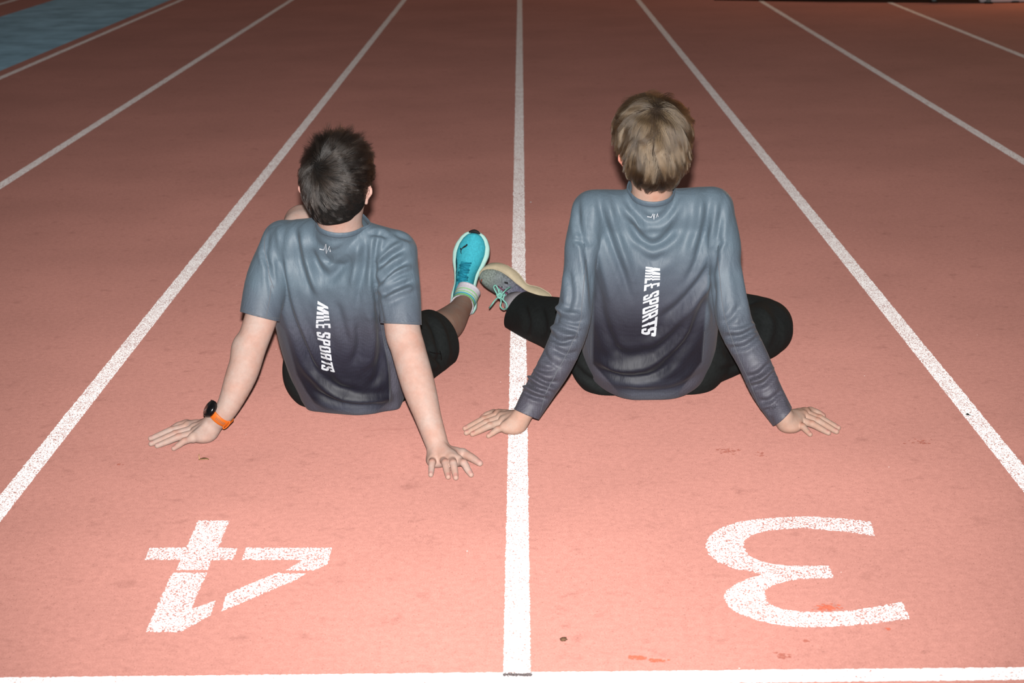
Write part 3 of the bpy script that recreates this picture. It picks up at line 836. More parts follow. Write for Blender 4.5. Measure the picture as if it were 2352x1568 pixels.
def hair_strands(parent, m, C, R, surf, crown, n, length, lift, swirl, hairline, wave, rad=0.00016, npts=9, seed=1, guides=500, tuft=0.75, droop=0.0, flare=0.0):
    """combed strands gathered into tufts: each strand leaves the crown, lies over the skull and closes on its tuft's tip"""
    r = np.random.default_rng(seed); crown = nrm(crown); dn = nrm(R.T @ np.array([0, 0, -1.0]))
    def roots(k):
        u = r.normal(size=(k*5, 3)); u /= np.linalg.norm(u, axis=1)[:, None]; return u[hairline(u)][:k]
    ph = np.array([[7.1, 3.3, 5.2], [3.7, 8.9, 4.1], [11.3, 6.1, 9.7]])
    cl = lambda q: np.sin(q@ph[0]*1.3 + 1.0) + np.sin(q@ph[1]*1.6 + 2.0) + 0.8*np.sin(q@ph[2]*1.5)
    def walk(u, ang0, ln, lf, tip):
        k = len(u); P = np.zeros((k, npts, 3)); q = u.copy()
        for i in range(npts):
            s = i/(npts-1)
            h = lf*math.sin(min(s*1.15, 1.0)*math.pi/2) + tip*s*s
            P[:, i] = C + (q*(surf(q) + h)[:, None]) @ R.T
            w = crown - (q@crown)[:, None]*q; t = -w/np.maximum(np.linalg.norm(w, axis=1), 1e-6)[:, None]
            sd = np.cross(q, t); ang = swirl + ang0*(0.5 + 0.5*s)
            d = t*np.cos(ang)[:, None] + sd*np.sin(ang)[:, None] + dn*droop
            d -= (d*q).sum(1)[:, None]*q; d /= np.maximum(np.linalg.norm(d, axis=1), 1e-6)[:, None]
            q = q + d*(ln/(npts-1)/0.09)[:, None]; q /= np.linalg.norm(q, axis=1)[:, None]
        return P
    g = roots(guides); k = len(g)
    G = walk(g, cl(g)*wave + r.normal(0, wave, k), length(g)*(0.75 + 0.5*r.random(k)), lift(g)*(0.35 + 0.9*r.random(k)), flare(g)*r.random(k)**1.5)
    u = roots(n); n = len(u); a = np.argmax(u@g.T, axis=1)
    gl = np.linalg.norm(np.diff(G, axis=1), axis=2).sum(1)
    P = walk(u, cl(u)*wave + r.normal(0, 0.12, n), gl[a]*(0.8 + 0.35*r.random(n)), lift(u)*(0.4 + 0.7*r.random(n)), flare(u)*r.random(n)**3)
    s = (np.linspace(0, 1, npts)**1.1*tuft)[None, :, None]*(0.6 + 0.4*r.random(n))[:, None, None]
    P = P*(1-s) + G[a]*s
    cu = bpy.data.hair_curves.new('hair_strands'); cu.add_curves([npts]*n)
    cu.points.foreach_set('position', P.astype(np.float32).ravel())
    at = cu.attributes.get('radius') or cu.attributes.new('radius', 'FLOAT', 'POINT')
    pr = rad*(1.0 - 0.8*np.linspace(0, 1, npts)**2)
    at.data.foreach_set('value', np.tile(pr, n).astype(np.float32))
    tn = cu.attributes.new('tone', 'FLOAT', 'CURVE'); tn.data.foreach_set('value', np.clip(r.random(k)[a]**1.8*0.85 + 0.35*r.random(n) - 0.05, 0, 1).astype(np.float32))
    o = bpy.data.objects.new('hair_strands', cu); COL.objects.link(o); cu.materials.append(m); o.parent = parent; o['kind'] = 'stuff'
    return o
def hair_cap(parent, m, C, R, base, hair_lo, nape, ext, grow, clumps, seed):
    """the body of the hair under the strands: skull offset, cut at the hairline, lightly tufted"""
    Fd = Field(axis(C[0]-0.14, C[0]+0.14, 0.0035), axis(C[1]-0.15, C[1]+0.15, 0.0035), axis(C[2]-0.16, C[2]+0.15, 0.0035))
    Fd.ell(C, np.array(base) + grow, R, 0.01)
    for c, rd in ext: Fd.ell(C + R @ np.array(c), rd, R, 0.03)
    P, Q = Fd.mesh(2); n = vnormals(P, Q)
    ph = np.array([[90, 40, 60], [40, 110, 70], [150, 90, 130.]])
    q = (P - C) @ R
    P = P + n*(clumps*(np.sin(q@ph[0]) + np.sin(q@ph[1] + 1) + 0.6*np.sin(q@ph[2])))[:, None]
    bv = BVHTree.FromPolygons([tuple(v) for v in P], [tuple(f) for f in Q]); nt, npz = 48, 96; RM = np.zeros((nt+1, npz+1))
    for a in range(nt+1):
        for b_ in range(npz+1):
            th, ph_ = math.pi*a/nt, 2*math.pi*b_/npz
            d = R @ np.array([math.sin(th)*math.cos(ph_), math.sin(th)*math.sin(ph_), math.cos(th)])
            h = bv.ray_cast(Vector(C), Vector(d)); RM[a, b_] = h[3] if h[0] is not None else 0.09
    def surf(q):
        a = np.arccos(np.clip(q[:, 2], -1, 1))/math.pi*nt; b_ = (np.arctan2(q[:, 1], q[:, 0]) % (2*math.pi))/(2*math.pi)*npz
        i = np.clip(a.astype(int), 0, nt-1); j = np.clip(b_.astype(int), 0, npz-1); f, g = a-i, b_-j
        return (RM[i, j]*(1-f)*(1-g) + RM[i+1, j]*f*(1-g) + RM[i, j+1]*(1-f)*g + RM[i+1, j+1]*f*g) - 0.0012
    L = lambda v: C + R @ np.array(v)
    bm = cut(P, Q, [(L(hair_lo[0]), R @ np.array(hair_lo[1]), 0.5), (L(nape[0]), R @ np.array(nape[1]), 0.5)])
    me = bm_mesh(bm, 'hair'); o = link('hair', me, m, parent); return o, surf

# ---- running shoe in its own frame: toe +x, medial/lateral y, up z
def shoe_frame(heel, t, u):
    t = nrm(t); u = np.asarray(u, float); u = nrm(u - (u@t)*t); s = np.cross(u, t)
    return Matrix(((t[0], s[0], u[0], heel[0]), (t[1], s[1], u[1], heel[1]), (t[2], s[2], u[2], heel[2]), (0, 0, 0, 1)))
SX = np.array([0, .03, .10, .22, .36, .50, .62, .74, .84, .92, .97, 1.0])
SW = np.array([.014, .029, .037, .0365, .0315, .0355, .0445, .0495, .0465, .037, .025, .008])
def shoe(parent, name, MW, L, flip, c, label, sole_flare=0.008, heel_h=0.036, fore_h=0.026, rocker=0.016, arch=0.0):
    ww = lambda x: np.interp(x, SX, SW); cx = lambda x: 0.008*math.sin(math.pi*min(1, max(0, x)))**2*flip
    hz = lambda x: -0.7*arch*math.exp(-((x-0.40)/0.10)**2) + heel_h + (fore_h-heel_h)*min(1, max(0, (x-0.25)/0.4))
    low = lambda x: rocker*max(0, (x-0.72)/0.28)**1.7 + 0.010*max(0, (0.12-x)/0.12)**1.5 + arch*math.exp(-((x-0.40)/0.10)**2)
    H = lambda x: np.interp(x, [0, .06, .12, .30, .38, .48, .62, .78, .90, .97, 1.0], [.046, .060, .066, .066, .064, .058, .047, .036, .029, .020, .006])
    def up(x, a, off=0.0):
        w = ww(x) - 0.002 + off; ca, sa = math.cos(a), math.sin(a)
        tilt = 1.0 - 0.28*max(0, sa)**2
        return (x*L, cx(x) + w*ca*tilt*1.0, hz(x) - 0.004 + low(x)*0.7 + (H(x) + off)*max(sa, -0.1)**0.85 if sa > 0 else hz(x) - 0.004 + low(x)*0.7)
    # midsole
    ns, na = 40, 20; V = []; Fc = []
    for i in range(ns+1):
        x = 0.5 - 0.5*math.cos(math.pi*i/ns); w = ww(x) + sole_flare*(0.75 - 0.3*math.exp(-((x-.38)/.12)**2) + 0.35*math.exp(-((x-.74)/.16)**2)); z0 = low(x); z1 = hz(x) + low(x)*0.7
        zc = (z0+z1)/2; zh = (z1-z0)/2
        for j in range(na):
            a = 2*math.pi*j/na; ca, sa = math.cos(a), math.sin(a)
            e = 0.45; px_ = math.copysign(abs(ca)**e, ca); pz = math.copysign(abs(sa)**e, sa)
            groove = 1.0 - 0.05*math.exp(-((pz-0.15)/0.18)**2)
            V.append((x*L*1.02 - 0.002, cx(x) + w*px_*groove, zc + zh*pz))
        if i:
            for j in range(na):
                k = (j+1) % na; Fc.append(((i-1)*na+j, i*na+j, i*na+k, (i-1)*na+k))
    Fc.append(tuple(range(na))); Fc.append(tuple(ns*na + j for j in range(na))[::-1])
    root = link(name, mesh(name, V, Fc), c['sole'], parent, label=label); root.matrix_local = MW
    # outsole pads
    V = []; Fc = []
    for i in range(ns+1):
        x = 0.04 + 0.93*i/ns; w = (ww(x) + sole_flare*0.5)*0.92
        V += [(x*L, cx(x) - w, low(x) - 0.001), (x*L, cx(x) + w, low(x) - 0.001), (x*L, cx(x) - w, low(x) + 0.004), (x*L, cx(x) + w, low(x) + 0.004)]
        if i: a = 4*(i-1); b = 4*i; Fc += [(a, b, b+1, a+1), (a, a+2, b+2, b), (a+1, b+1, b+3, a+3)]
    link('outsole', mesh('outsole', V, Fc, False), c['out'], root)
    # upper
    nu = 40; mu = 24; V = []; Fc = []
    for i in range(nu+1):
        x = 0.012 + 0.976*(0.5 - 0.5*math.cos(math.pi*i/nu))
        for j in range(mu+1): V.append(up(x, math.pi*j/mu))
        if i:
            for j in range(mu):
                a = (i-1)*(mu+1)+j; b = i*(mu+1)+j
                xm = (V[a][0] + V[b][0])/2/L; am = math.pi*(j+0.5)/mu
                if 0.09 < xm < 0.33 and abs(am - math.pi/2) < 0.62: continue       # ankle opening
                Fc.append((a, a+1, b+1, b))
    uo = link('upper', mesh('upper', V, Fc), c['upper'], root); solid(uo, 0.003)
    def patch(nm, pts, m, off, thick=0.0008):
        V = [up(x, a, off) for x, a in pts]
        o = link(nm, mesh(nm, V, [tuple(range(len(pts)))], False), m, root); return o
    def grid(nm, x0, x1, wa0, wa1, m, off):
        V = []; Fc = []; n1, n2 = 16, 10
        for i in range(n1+1):
            x = x0 + (x1-x0)*i/n1; wa = wa0 + (wa1-wa0)*i/n1
            for j in range(n2+1): V.append(up(x, math.pi/2 + wa*(2*j/n2-1), off*(0.3 + 0.7*math.sin(math.pi*j/n2)) + 0.0012))
            if i:
                for j in range(n2): a = (i-1)*(n2+1)+j; b = a + n2+1; Fc.append((a, a+1, b+1, b))
        return link(nm, mesh(nm, V, Fc), m, root)
    grid('tongue', 0.29, 0.62, 0.50, 0.52, c['tongue'], 0.003)
    ends = []
    for i in range(6):
        x = 0.37 + 0.045*i; dx = 0.022*(1 if i % 2 else -1)
        pts = [up(x + dx*(k-4)/4, math.pi/2 + (0.66 - 0.03*i)*(k-4)/4, 0.0042 + 0.0015*math.sin(math.pi*k/8)) for k in range(9)]
        link('lace', tube_mesh('lace', pts, 0.0024, 6), c['lace'], root)
        pts = [up(x - dx*0.6*(k-4)/4 + 0.02, math.pi/2 + (0.64 - 0.03*i)*(k-4)/4, 0.0042) for k in range(9)]
        if i < 5: link('lace', tube_mesh('lace', pts, 0.0020, 6), c['lace'], root)
    return root, up, patch

# ------------------------------------------------------------------ the man on the left: short sleeves, shorts, watch
def man_left():
    sh_l = W(652, 555, 4.45); sh_r = W(908, 579, 4.38)
    wr_l = Wz(488, 973, 0.044); wr_r = Wz(1004, 1021, 0.048)
    hipl = W(752, 850, 4.66); hipr = W(868, 850, 4.66)
    kn_r = W(1000, 760, 5.08); cf_r = W(1028, 744, 5.24); an_r = W(1066, 694, 5.50)
    kn_l = W(694, 512, 5.00); an_l = W(765, 690, 5.25); an_l[2] = .088
    Hc = W(776, 404, 4.335); HR = frame(math.radians(-9), math.radians(-7), math.radians(2))
    nk = W(785, 540, 4.375)
    rows = [(782, 600, 4.435, .150, .062), (770, 650, 4.475, .135, .078), (768, 700, 4.51, .128, .085), (774, 750, 4.545, .126, .090), (786, 800, 4.58, .128, .095), (800, 845, 4.61, .130, .098), (812, 868, 4.62, .120, .088)]
    xs = axis(-0.985, 0.02, 0.0048, [(-0.965, -0.74, .0019), (-0.235, -0.07, .0019)])
    ys = axis(3.93, 5.62, 0.0055, [(3.95, 4.15, .0019), (4.18, 4.36, .0019)])
    zs = axis(-0.012, 0.85, 0.0046, [(-0.012, 0.06, .0019)])
    Fd = Field(xs, ys, zs)
    bars(Fd, rows, 0.05, sh_r - sh_l, grow=-.010)
    Fd.seg(sh_l, sh_r, .040, .040, .03)
    Fd.seg(nk + np.array([0, 0, -.02]), lerp(sh_l, nk, .2), .038, .034, .03); Fd.seg(nk + np.array([0, 0, -.02]), lerp(sh_r, nk, .2), .038, .034, .03)
    Fd.chain([sh_l, W(604, 715, 4.395), W(577, 795, 4.37), W(554, 862, 4.347), W(521, 938, 4.318), wr_l], [.041, .0425, .0405, .0405, .029, .0262], .014)
    Fd.ell(W(566, 792, 4.352), (.022, .024, .024), k=.02); Fd.ell(W(556, 806, 4.365), (.027, .03, .042), k=.016)
    Fd.chain([sh_r, W(923, 745, 4.29), W(937, 800, 4.262), W(961, 885, 4.212), W(984, 960, 4.162), wr_r], [.041, .0455, .044, .0425, .0335, .0285], .014)
    Fd.ell(W(945, 815, 4.235), (.024, .022, .026), k=.02)
    hA = hand(Fd, wr_l, [(432, 979), (445.6, 985), (449, 994), (443, 1006)], [(346, 1007), (347, 1019), (361, 1023.5), (399, 1030)], [(428, 974), (397, 982.5)])
    hB = hand(Fd, wr_r, [(1053, 1059), (1037, 1055), (1018, 1054.5), (995, 1057)], [(1082, 1090), (1047, 1096.5), (1029.5, 1095), (989.5, 1090)], [(1063, 1041), (1102, 1063.5)], arch=(0.010, 0.004))
    Fd.chain([hipl, W(716, 650, 4.86), kn_l, W(735, 620, 5.14), an_l], [.085, .068, .054, .048, .034], .02)
    Fd.chain([hipr, W(940, 805, 4.88), kn_r, cf_r, W(1052, 716, 5.39), an_r], [.085, .070, .054, .052, .038, .032], .02)
    Fd.seg(an_r, an_r + np.array([.0, .085, -.01]), .03, .024, .015); Fd.seg(an_l, an_l + np.array([-.01, .11, -.040]), .03, .022, .015)
    L = head(Fd, Hc, HR, nk, .056)
    Fd.floor(0.0006)
    tints = [(c, r, (1.04, 0.84, 0.87), True) for h in (hA, hB) for c, r in h['nails']] + [(c, .008, (1.0, .84, .80), True) for h in (hA, hB) for c in h['pips']]
    tints += [(k, 0.013, (1.04, 0.93, 0.84), True) for h in (hA, hB) for k in h['knuckles']]
    for q in curve_pts([kn_r, cf_r, W(1052, 716, 5.39), an_r], 14): tints.append((q, .07, (.90, .79, .71), False))
    tints.append((L(0.085, -0.01, -0.03), .03, (1.05, .88, .86), False)); tints.append((L(-0.085, -0.01, -0.03), .03, (1.05, .8, .78), False))
    me = person('person', Fd, M['skin_a'], 'seated man with short dark hair, grey short-sleeved shirt, black shorts and orange watch', tints)
    for s in (-1, 1):
        e = tube_mesh('eye', [L(s*.033, .080, -.016), L(s*.033, .086, -.016), L(s*.033, .0905, -.016)], [.010, .009, .003], 10); eo = link('eye', e, M['eye'], me); link('iris', tube_mesh('iris', [L(s*.033, .0880, -.016), L(s*.033, .0915, -.016)], [.0052, .0046], 12), M['iris'], eo)
    # shirt
    xs = axis(-0.72, -0.14, 0.0034); ys = axis(4.15, 4.80, 0.0036); zs = axis(-0.01, 0.66, 0.0034)
    Fs = Field(xs, ys, zs)
    srows = [(782, 600, 4.435, .163, .072), (768, 650, 4.475, .149, .088), (765, 700, 4.51, .142, .096), (771, 750, 4.545, .139, .101), (785, 800, 4.58, .141, .106), (800, 845, 4.61, .136, .110), (811, 872, 4.615, .128, .102)]
    bars(Fs, srows, 0.05, sh_r - sh_l)
    Fs.seg(sh_l, sh_r, .054, .054, .02)
    Fs.seg(nk, lerp(sh_l, nk, .3), .056, .053, .02); Fs.seg(nk, lerp(sh_r, nk, .3), .056, .053, .02)
    Fs.chain([sh_l, W(613, 640, 4.425), W(594, 742, 4.38)], [.055, .0535, .0525], .012)
    Fs.chain([sh_r, W(916, 660, 4.335), W(922, 757, 4.28)], [.0545, .055, .0525], .012)
    Fs.seg(nk, nk + np.array([0, 0, .09]), .063, .061, .014)
    # hem corners of the shirt at the hips
    Fs.seg(W(722, 925, 4.56), W(724, 880, 4.60), .018, .04, .03); Fs.seg(W(902, 932, 4.56), W(897, 880, 4.60), .018, .04, .03)
    Fs.floor(0.005)
    P, Q = Fs.mesh(1)
    fl = [([(712, 530), (730, 562), (752, 582), (778, 578), (806, 558), (838, 533)], 10, -.004),
          ([(716, 570), (735, 618), (757, 640), (778, 620), (800, 585)], 11, -.0045), ([(725, 560), (742, 598), (758, 612), (775, 598)], 9, .004),
          ([(676, 520), (682, 570), (700, 640), (716, 682)], 8, -.0042), ([(692, 530), (705, 590), (720, 645), (736, 680)], 8, .0040), ([(770, 690), (785, 740), (800, 790)], 9, -.0035),
          ([(652, 530), (660, 610), (680, 690), (705, 760), (735, 830)], 10, .0055), ([(640, 560), (650, 640), (668, 720), (695, 790), (720, 850)], 8, -.005),
          ([(668, 640), (690, 715), (718, 775), (745, 840), (772, 880)], 8, -.0045),
          ([(838, 540), (840, 600), (826, 660), (820, 710)], 9, -.0045), ([(820, 560), (818, 610), (808, 660)], 9, .0035),
          ([(872, 528), (862, 580), (860, 640), (868, 700), (876, 745)], 6, -.0065),
          ([(868, 615), (895, 590), (930, 572)], 6, -.006), ([(866, 655), (898, 622), (938, 598)], 6, -.0065), ([(870, 682), (892, 668), (920, 655), (952, 643)], 6, -.0065),
          ([(872, 598), (900, 570), (928, 556)], 6, .004), ([(880, 650), (910, 626), (945, 612)], 6, .0045), ([(885, 690), (915, 674), (950, 660)], 6, .004),
          ([(846, 540), (872, 536), (890, 548)], 5, -.004), ([(905, 535), (930, 546), (950, 552)], 5, -.003),
          ([(616, 520), (612, 560), (616, 610), (624, 665)], 7, -.0035), ([(604, 570), (610, 596), (620, 618)], 5, -.003), ([(640, 515), (640, 560), (646, 610)], 8, .004),
          ([(690, 790), (725, 850), (770, 890), (820, 900)], 9, -.005), ([(700, 840), (745, 885), (800, 915), (870, 920), (905, 905)], 9, .005), ([(715, 895), (760, 920), (820, 932), (890, 925)], 7, -.005),
          ([(840, 700), (855, 760), (850, 820), (830, 850)], 11, .006), ([(870, 740), (880, 800), (870, 860), (845, 890)], 9, -.004), ([(820, 740), (825, 790), (808, 840)], 9, -.004),
          ([(885, 780), (898, 850), (905, 920)], 6, -.004)]
    P = folds(P, Q, fl)
    P = Fd.clear(P, Q, 0.0028); P = lap(lap(P, Q, 0.3), Q, 0.3)
    ax = lambda dx, dy: RIGHT*dx - UP*dy
    colc = W(780, 504, 4.375); cn = np.array([0.10, -0.28, 1.0])
    planes = [(W(921, 744, 4.285), ax(-4, 93), .078), (W(597, 727, 4.385), ax(-23, 89), .066), (colc, cn, .088)]
    bm = cut(P, Q, planes); shme = bm_mesh(bm, 'shirt')
    sh = link('shirt', shme, M['shirt'], me, label='grey short-sleeved sports shirt with dark lower back')
    co = np.array([v.co[:] for v in shme.vertices]); px = PX(co)
    dye_shirt(shme, px, co, [(650, S(98, 120, 136)), (700, S(92, 108, 124)), (760, S(82, 88, 104)), (815, S(52, 55, 72)), (865, S(34, 36, 52)), (915, S(28, 30, 45)), (938, S(66, 72, 88)), (950, S(98, 106, 120))],
              [[(560, 640), (655, 760), (682, 860), (704, 900), (722, 925), (760, 948)], [(868, 640), (880, 760), (893, 860), (895, 920), (860, 950)]], 700)
    solid(sh, 0.0009)
    bv = bvh_of(sh)
    collar(sh, M['shirt'], colc, cn, .1, np.array(S(80, 94, 106)[:3]), .0075)
    lettering('lettering', sh, bv, [(730, 690), (727, 730), (726, 750), (729, 772), (735, 800), (738, 825), (738, 850)], [(754, 704), (757, 730), (760, 752), (759, 780), (760, 806), (764, 835), (771, 858)],
              'MILE SPORTS', lambda v, u: (-0.13 if v > .56 else 0.0)*(1 if u < .42 else .5), M['print'], 'white lettering MILE SPORTS running down the back')
    ribbon_on('logo', sh, bv, [[(735, 571), (745, 572.8), (749.6, 559.5), (751, 581), (758, 564.5), (759.6, 577)]], 2.2, M['print'], 'white zigzag logo below the collar', smooth_line=False)
    ribbon_on('seam', sh, bv, [[(623, 655), (618, 690), (609, 734)], [(862, 660), (872, 730), (884, 800), (893, 865), (894, 925)], [(620, 520), (608, 560), (616, 620), (628, 662)], [(880, 738), (920, 742), (966, 741)], [(556, 708), (598, 726), (640, 731)]], 1.5, M['seam'])
    # shorts
    Fp = Field(axis(-0.72, 0.02, 0.005), axis(4.45, 5.25, 0.005), axis(-0.01, 0.5, 0.005))
    bars(Fp, [(792, 842, 4.64, .163, .104), (800, 858, 4.645, .160, .100)], .03)
    Fp.chain([hipr, W(930, 815, 4.85), W(980, 790, 5.00), W(1012, 772, 5.12)], [.112, .108, .098, .094], .03)
    Fp.chain([hipl, W(720, 700, 4.83), W(702, 590, 4.94)], [.11, .088, .08], .03)
    Fp.floor(0.003)
    P, Q = Fp.mesh(2)
    P = folds(P, Q, [([(975, 720), (1000, 760), (1012, 830), (1000, 872)], 7, -.005), ([(985, 715), (1018, 765), (1030, 830)], 7, .004), ([(960, 830), (985, 850), (1010, 860)], 7, -.006), ([(975, 790), (1000, 822), (1025, 832)], 6, -.004)])
    d1 = nrm(kn_r - hipr)
    bm = cut(P, Q, [(W(1000, 775, 5.05), d1*0.8 + np.array([.5, .1, .1]), .17), (W(704, 600, 4.93), nrm(kn_l - hipl), .13)])
    so = link('shorts', bm_mesh(bm, 'shorts'), M['black_cloth'], me, label='loose black running shorts'); solid(so, 0.002)
    bs = bvh_of(so)
    ribbon_on('pocket_zip', so, bs, [[(985, 808), (1000, 811), (1012, 813)], [(1009, 806), (1012, 818), (1013, 826)]], 2.4, M['dark_line'], n=8)
    # hair
    base = (.080, .100, .099); crown = HR.T @ (-.42*RIGHT + .20*UP - .88*FWD)
    hc, srf = hair_cap(me, M['scalp_dark'], Hc, HR, base, ((0, .035, -.030), (0, .62, -.78)), ((0, 0, -.128), (0, 0.25, -1)), [((0, -.03, -.03), (.074, .072, .082)), ((0, -.026, -.074), (.059, .061, .070))], .0030, .0006, 2)
    hc['label'] = 'short dark brown hair, cropped at the nape'
    def hl(u): return u[:, 2] > np.where(u[:, 1] < 0, -.965 + 1.2*np.clip(u[:, 1] + .72, 0, 1), -.10 + .95*np.clip(u[:, 1], 0, 1))
    hair_strands(hc, M['hair_dark'], Hc, HR, srf, crown, 17000,
                 lambda u: np.clip(.016 + .026*(u[:, 2] + .45), .010, .042), lambda u: np.clip(.004 + .012*(u[:, 2] + .45), .0022, .016), .35, hl, .16, .00019, 8, 5, 620, .8, .0,
                 lambda u: np.where(u[:, 2] > .4, .006 + .027*np.clip((u[:, 2] - .4)/.5, 0, 1), .004*np.clip(u[:, 2] + .6, 0, 1)))
    # watch on his left wrist
    a = W(521, 938, 4.318); d = nrm(wr_l - a); c = lerp(a, wr_l, .42)
    tocam = nrm(EYE - c); fn = nrm(-RIGHT*0.90 + UP*0.16 - FWD*0.33); fn = nrm(fn - (fn@d)*d)
    side = np.cross(d, fn); rw = .0305
    wt = link('smartwatch', tube_mesh('smartwatch', [c + fn*(rw-.003), c + fn*(rw+.002), c + fn*(rw+.0085), c + fn*(rw+.0105)], [.0215, .0235, .0235, .0205], 32), M['watch'], me, label='round black smartwatch on an orange strap')
    link('dial', tube_mesh('dial', [c + fn*(rw+.0098), c + fn*(rw+.0112)], [.0185, .0182], 32), M['glass'], wt)
    for k in (-1, 1): link('button', tube_mesh('button', [c + fn*(rw+.005) + side*.022 + d*.009*k, c + fn*(rw+.005) + side*.0265 + d*.009*k], .0022, 10), M['watch'], wt)
    pts = []; ups = []
    for t in np.linspace(.52, 2*math.pi-.52, 40):
        rr = .0318 + .0012*math.cos(2*t); pts.append(c + (fn*math.cos(t) + side*math.sin(t))*rr); ups.append(d)
    prof = [(1, .12), (1, -.12), (.9, -.2), (-.9, -.2), (-1, -.12), (-1, .12), (-.9, .2), (.9, .2)]
    stp = link('strap', tube_mesh('strap', pts, .0105, 8, False, prof, ups), M['orange'], wt, label='bright orange silicone strap')
    # which way round does the strap face the camera: loop and slots on the visible side
    vis = sorted(range(40), key=lambda i: -nrm(pts[i] - c) @ nrm(EYE - c))[0]
    ang = np.linspace(.52, 2*math.pi-.52, 40)
    sgn = 1 if nrm(side) @ nrm(EYE - c) > 0 else -1
    base_t = 0 if sgn > 0 else 2*math.pi
    def sp(t, o): tt = base_t + sgn*t; return c + (fn*math.cos(tt) + side*math.sin(tt))*(.0318 + .0012*math.cos(2*tt) + o), nrm(fn*math.cos(tt) + side*math.sin(tt))
    for k in range(7):
        t = 1.02 + .135*k; p, nn_ = sp(t, .0022); q = nrm(np.cross(d, nn_))
        V = [p + d*.0042 + q*.0009, p + d*.0042 - q*.0009, p - d*.0042 - q*.0009, p - d*.0042 + q*.0009]
        V += [v - nn_*.0015 for v in V]
        link('slot', mesh('slot', V, [(0, 1, 2, 3), (0, 4, 5, 1), (1, 5, 6, 2), (2, 6, 7, 3), (3, 7, 4, 0)], False), M['slot'], wt)
    lp = []
    for k in range(24):
        t = 2*math.pi*k/24; p, nn_ = sp(2.05 + .05*math.sin(t), .004 + .0035*math.sin(t)); lp.append(p + d*.0135*math.cos(t))
    link('strap_loop', tube_mesh('strap_loop', lp, .0019, 6, True), M['orange'], wt)
    # shoes and sock
    cset = dict(sole=M['mint'], out=M['black_rubber'], upper=M['teal'], tongue=M['teal_mid'], lace=M['teal_dark'])
    heel = np.array(W(1064, 722, 5.60)); MWm = shoe_frame(heel, (.175, .30, .94), (-.12, -.93, .33))
    ro, up, patch = shoe(me, 'running_shoe', MWm, .272, 1, cset, 'bright turquoise running shoe with pale mint sole, toe up', sole_flare=.0115, heel_h=.034, fore_h=.030)
    yy = np.linspace(-.019, .019, 13)
    link('toe_cap', tube_mesh('toe_cap', [(.272*1.012 - 16*y*y, y, .044) for y in yy], [.002 + .0048*math.cos(y/.019*1.5) for y in yy], 10), M['black_rubber'], ro)
    # black leaping-animal emblem on the toe
    em = [(x_, 1 - a__) for x_, a__ in [(.835, .60), (.845, .645), (.825, .665), (.815, .70), (.795, .735), (.775, .755), (.790, .79), (.770, .80), (.762, .765), (.735, .75), (.712, .72), (.708, .70), (.735, .725), (.765, .735), (.78, .715), (.79, .68), (.805, .635), (.82, .605)]]
    patch('emblem', [(x, math.pi*a_) for x, a_ in em], M['black_rubber'], .0014)
    patch('side_trim', [(.66, math.pi*.14), (.60, math.pi*.20), (.54, math.pi*.19), (.46, math.pi*.12), (.46, math.pi*.09), (.54, math.pi*.15), (.60, math.pi*.16), (.66, math.pi*.11)], M['black_rubber'], .0014)
    sk = [W(1078, 664, 5.545), W(1074, 672, 5.535), W(1069, 684, 5.515), W(1064, 695, 5.495), W(1060, 704, 5.47)]
    sk = curve_pts(sk, 26); rd = np.interp(np.linspace(0, 1, 26), [0, .35, .7, 1], [.040, .040, .0385, .0395])
    tm = tube_mesh('sock', sk, rd, 24); s_ = np.repeat(np.linspace(0, 1, 26), 24)
    wh = np.array(S(205, 200, 208)[:3]); gr = np.array([.20, .62, .16]); bl = np.array([.05, .40, .48])
    dy = np.tile(wh, (len(s_), 1))
    for a0, a1, cc in ((.42, .48, gr), (.53, .59, gr), (.64, .73, bl), (.80, .89, gr)): dy[(s_ >= a0) & (s_ < a1)] = cc
    col_attr(tm, 'dye', dy); link('sock', tm, M['sock_stripe'], me, label='white ankle sock with green and blue stripes')
    hl2 = an_l + np.array([.01, -.045, 0]); hl2[2] = 0.004
    shoe(me, 'running_shoe', shoe_frame(hl2, (-.08, 1, 0.02), (0, 0, 1)), .272, -1, cset, None, sole_flare=.0115)
    tm = tube_mesh('sock', [an_l + np.array([0, .03, -.05]), an_l, an_l + np.array([0, -.01, .05])], [.040, .0385, .038], 20); col_attr(tm, 'dye', np.tile(wh, (len(tm.vertices), 1))); link('sock', tm, M['sock_stripe'], me)
    return me
def dye_shirt(me, px, co, stops, sides, hstart, hem=None, sleeve=None):
    """the print of the fabric: blue-grey shoulders running to dark navy, heather side panels, pale hem"""
    y = px[:, 1]; st = np.array([s[0] for s in stops]); cols = np.array([s[1][:3] for s in stops])
    c = np.stack([np.interp(y, st, cols[:, i]) for i in range(3)], 1)
    lx = np.interp(y, [p[1] for p in sides[0]], [p[0] for p in sides[0]]); rx = np.interp(y, [p[1] for p in sides[1]], [p[0] for p in sides[1]])
    out = np.clip(np.maximum(lx - px[:, 0], px[:, 0] - rx)/5 + .5, 0, 1)*np.clip((y - sides[0][0][1] + 30)/60, 0, 1)
    yy = np.clip((y - 640)/220, 0, 1)[:, None]
    pan = np.array(S(98, 118, 134)[:3])*(1-yy) + np.array(S(88, 90, 104)[:3])*yy
    c = c*(1-out[:, None]) + pan*out[:, None]
    if hem is not None:
        h = hem(px)[:, None]; c = c*(1-h) + np.array(S(98, 108, 122)[:3])*h
    col_attr(me, 'dye', c*np.array([.755, .685, .655]))
    f_attr(me, 'heather', np.clip((y - hstart)/80, 0, 1))

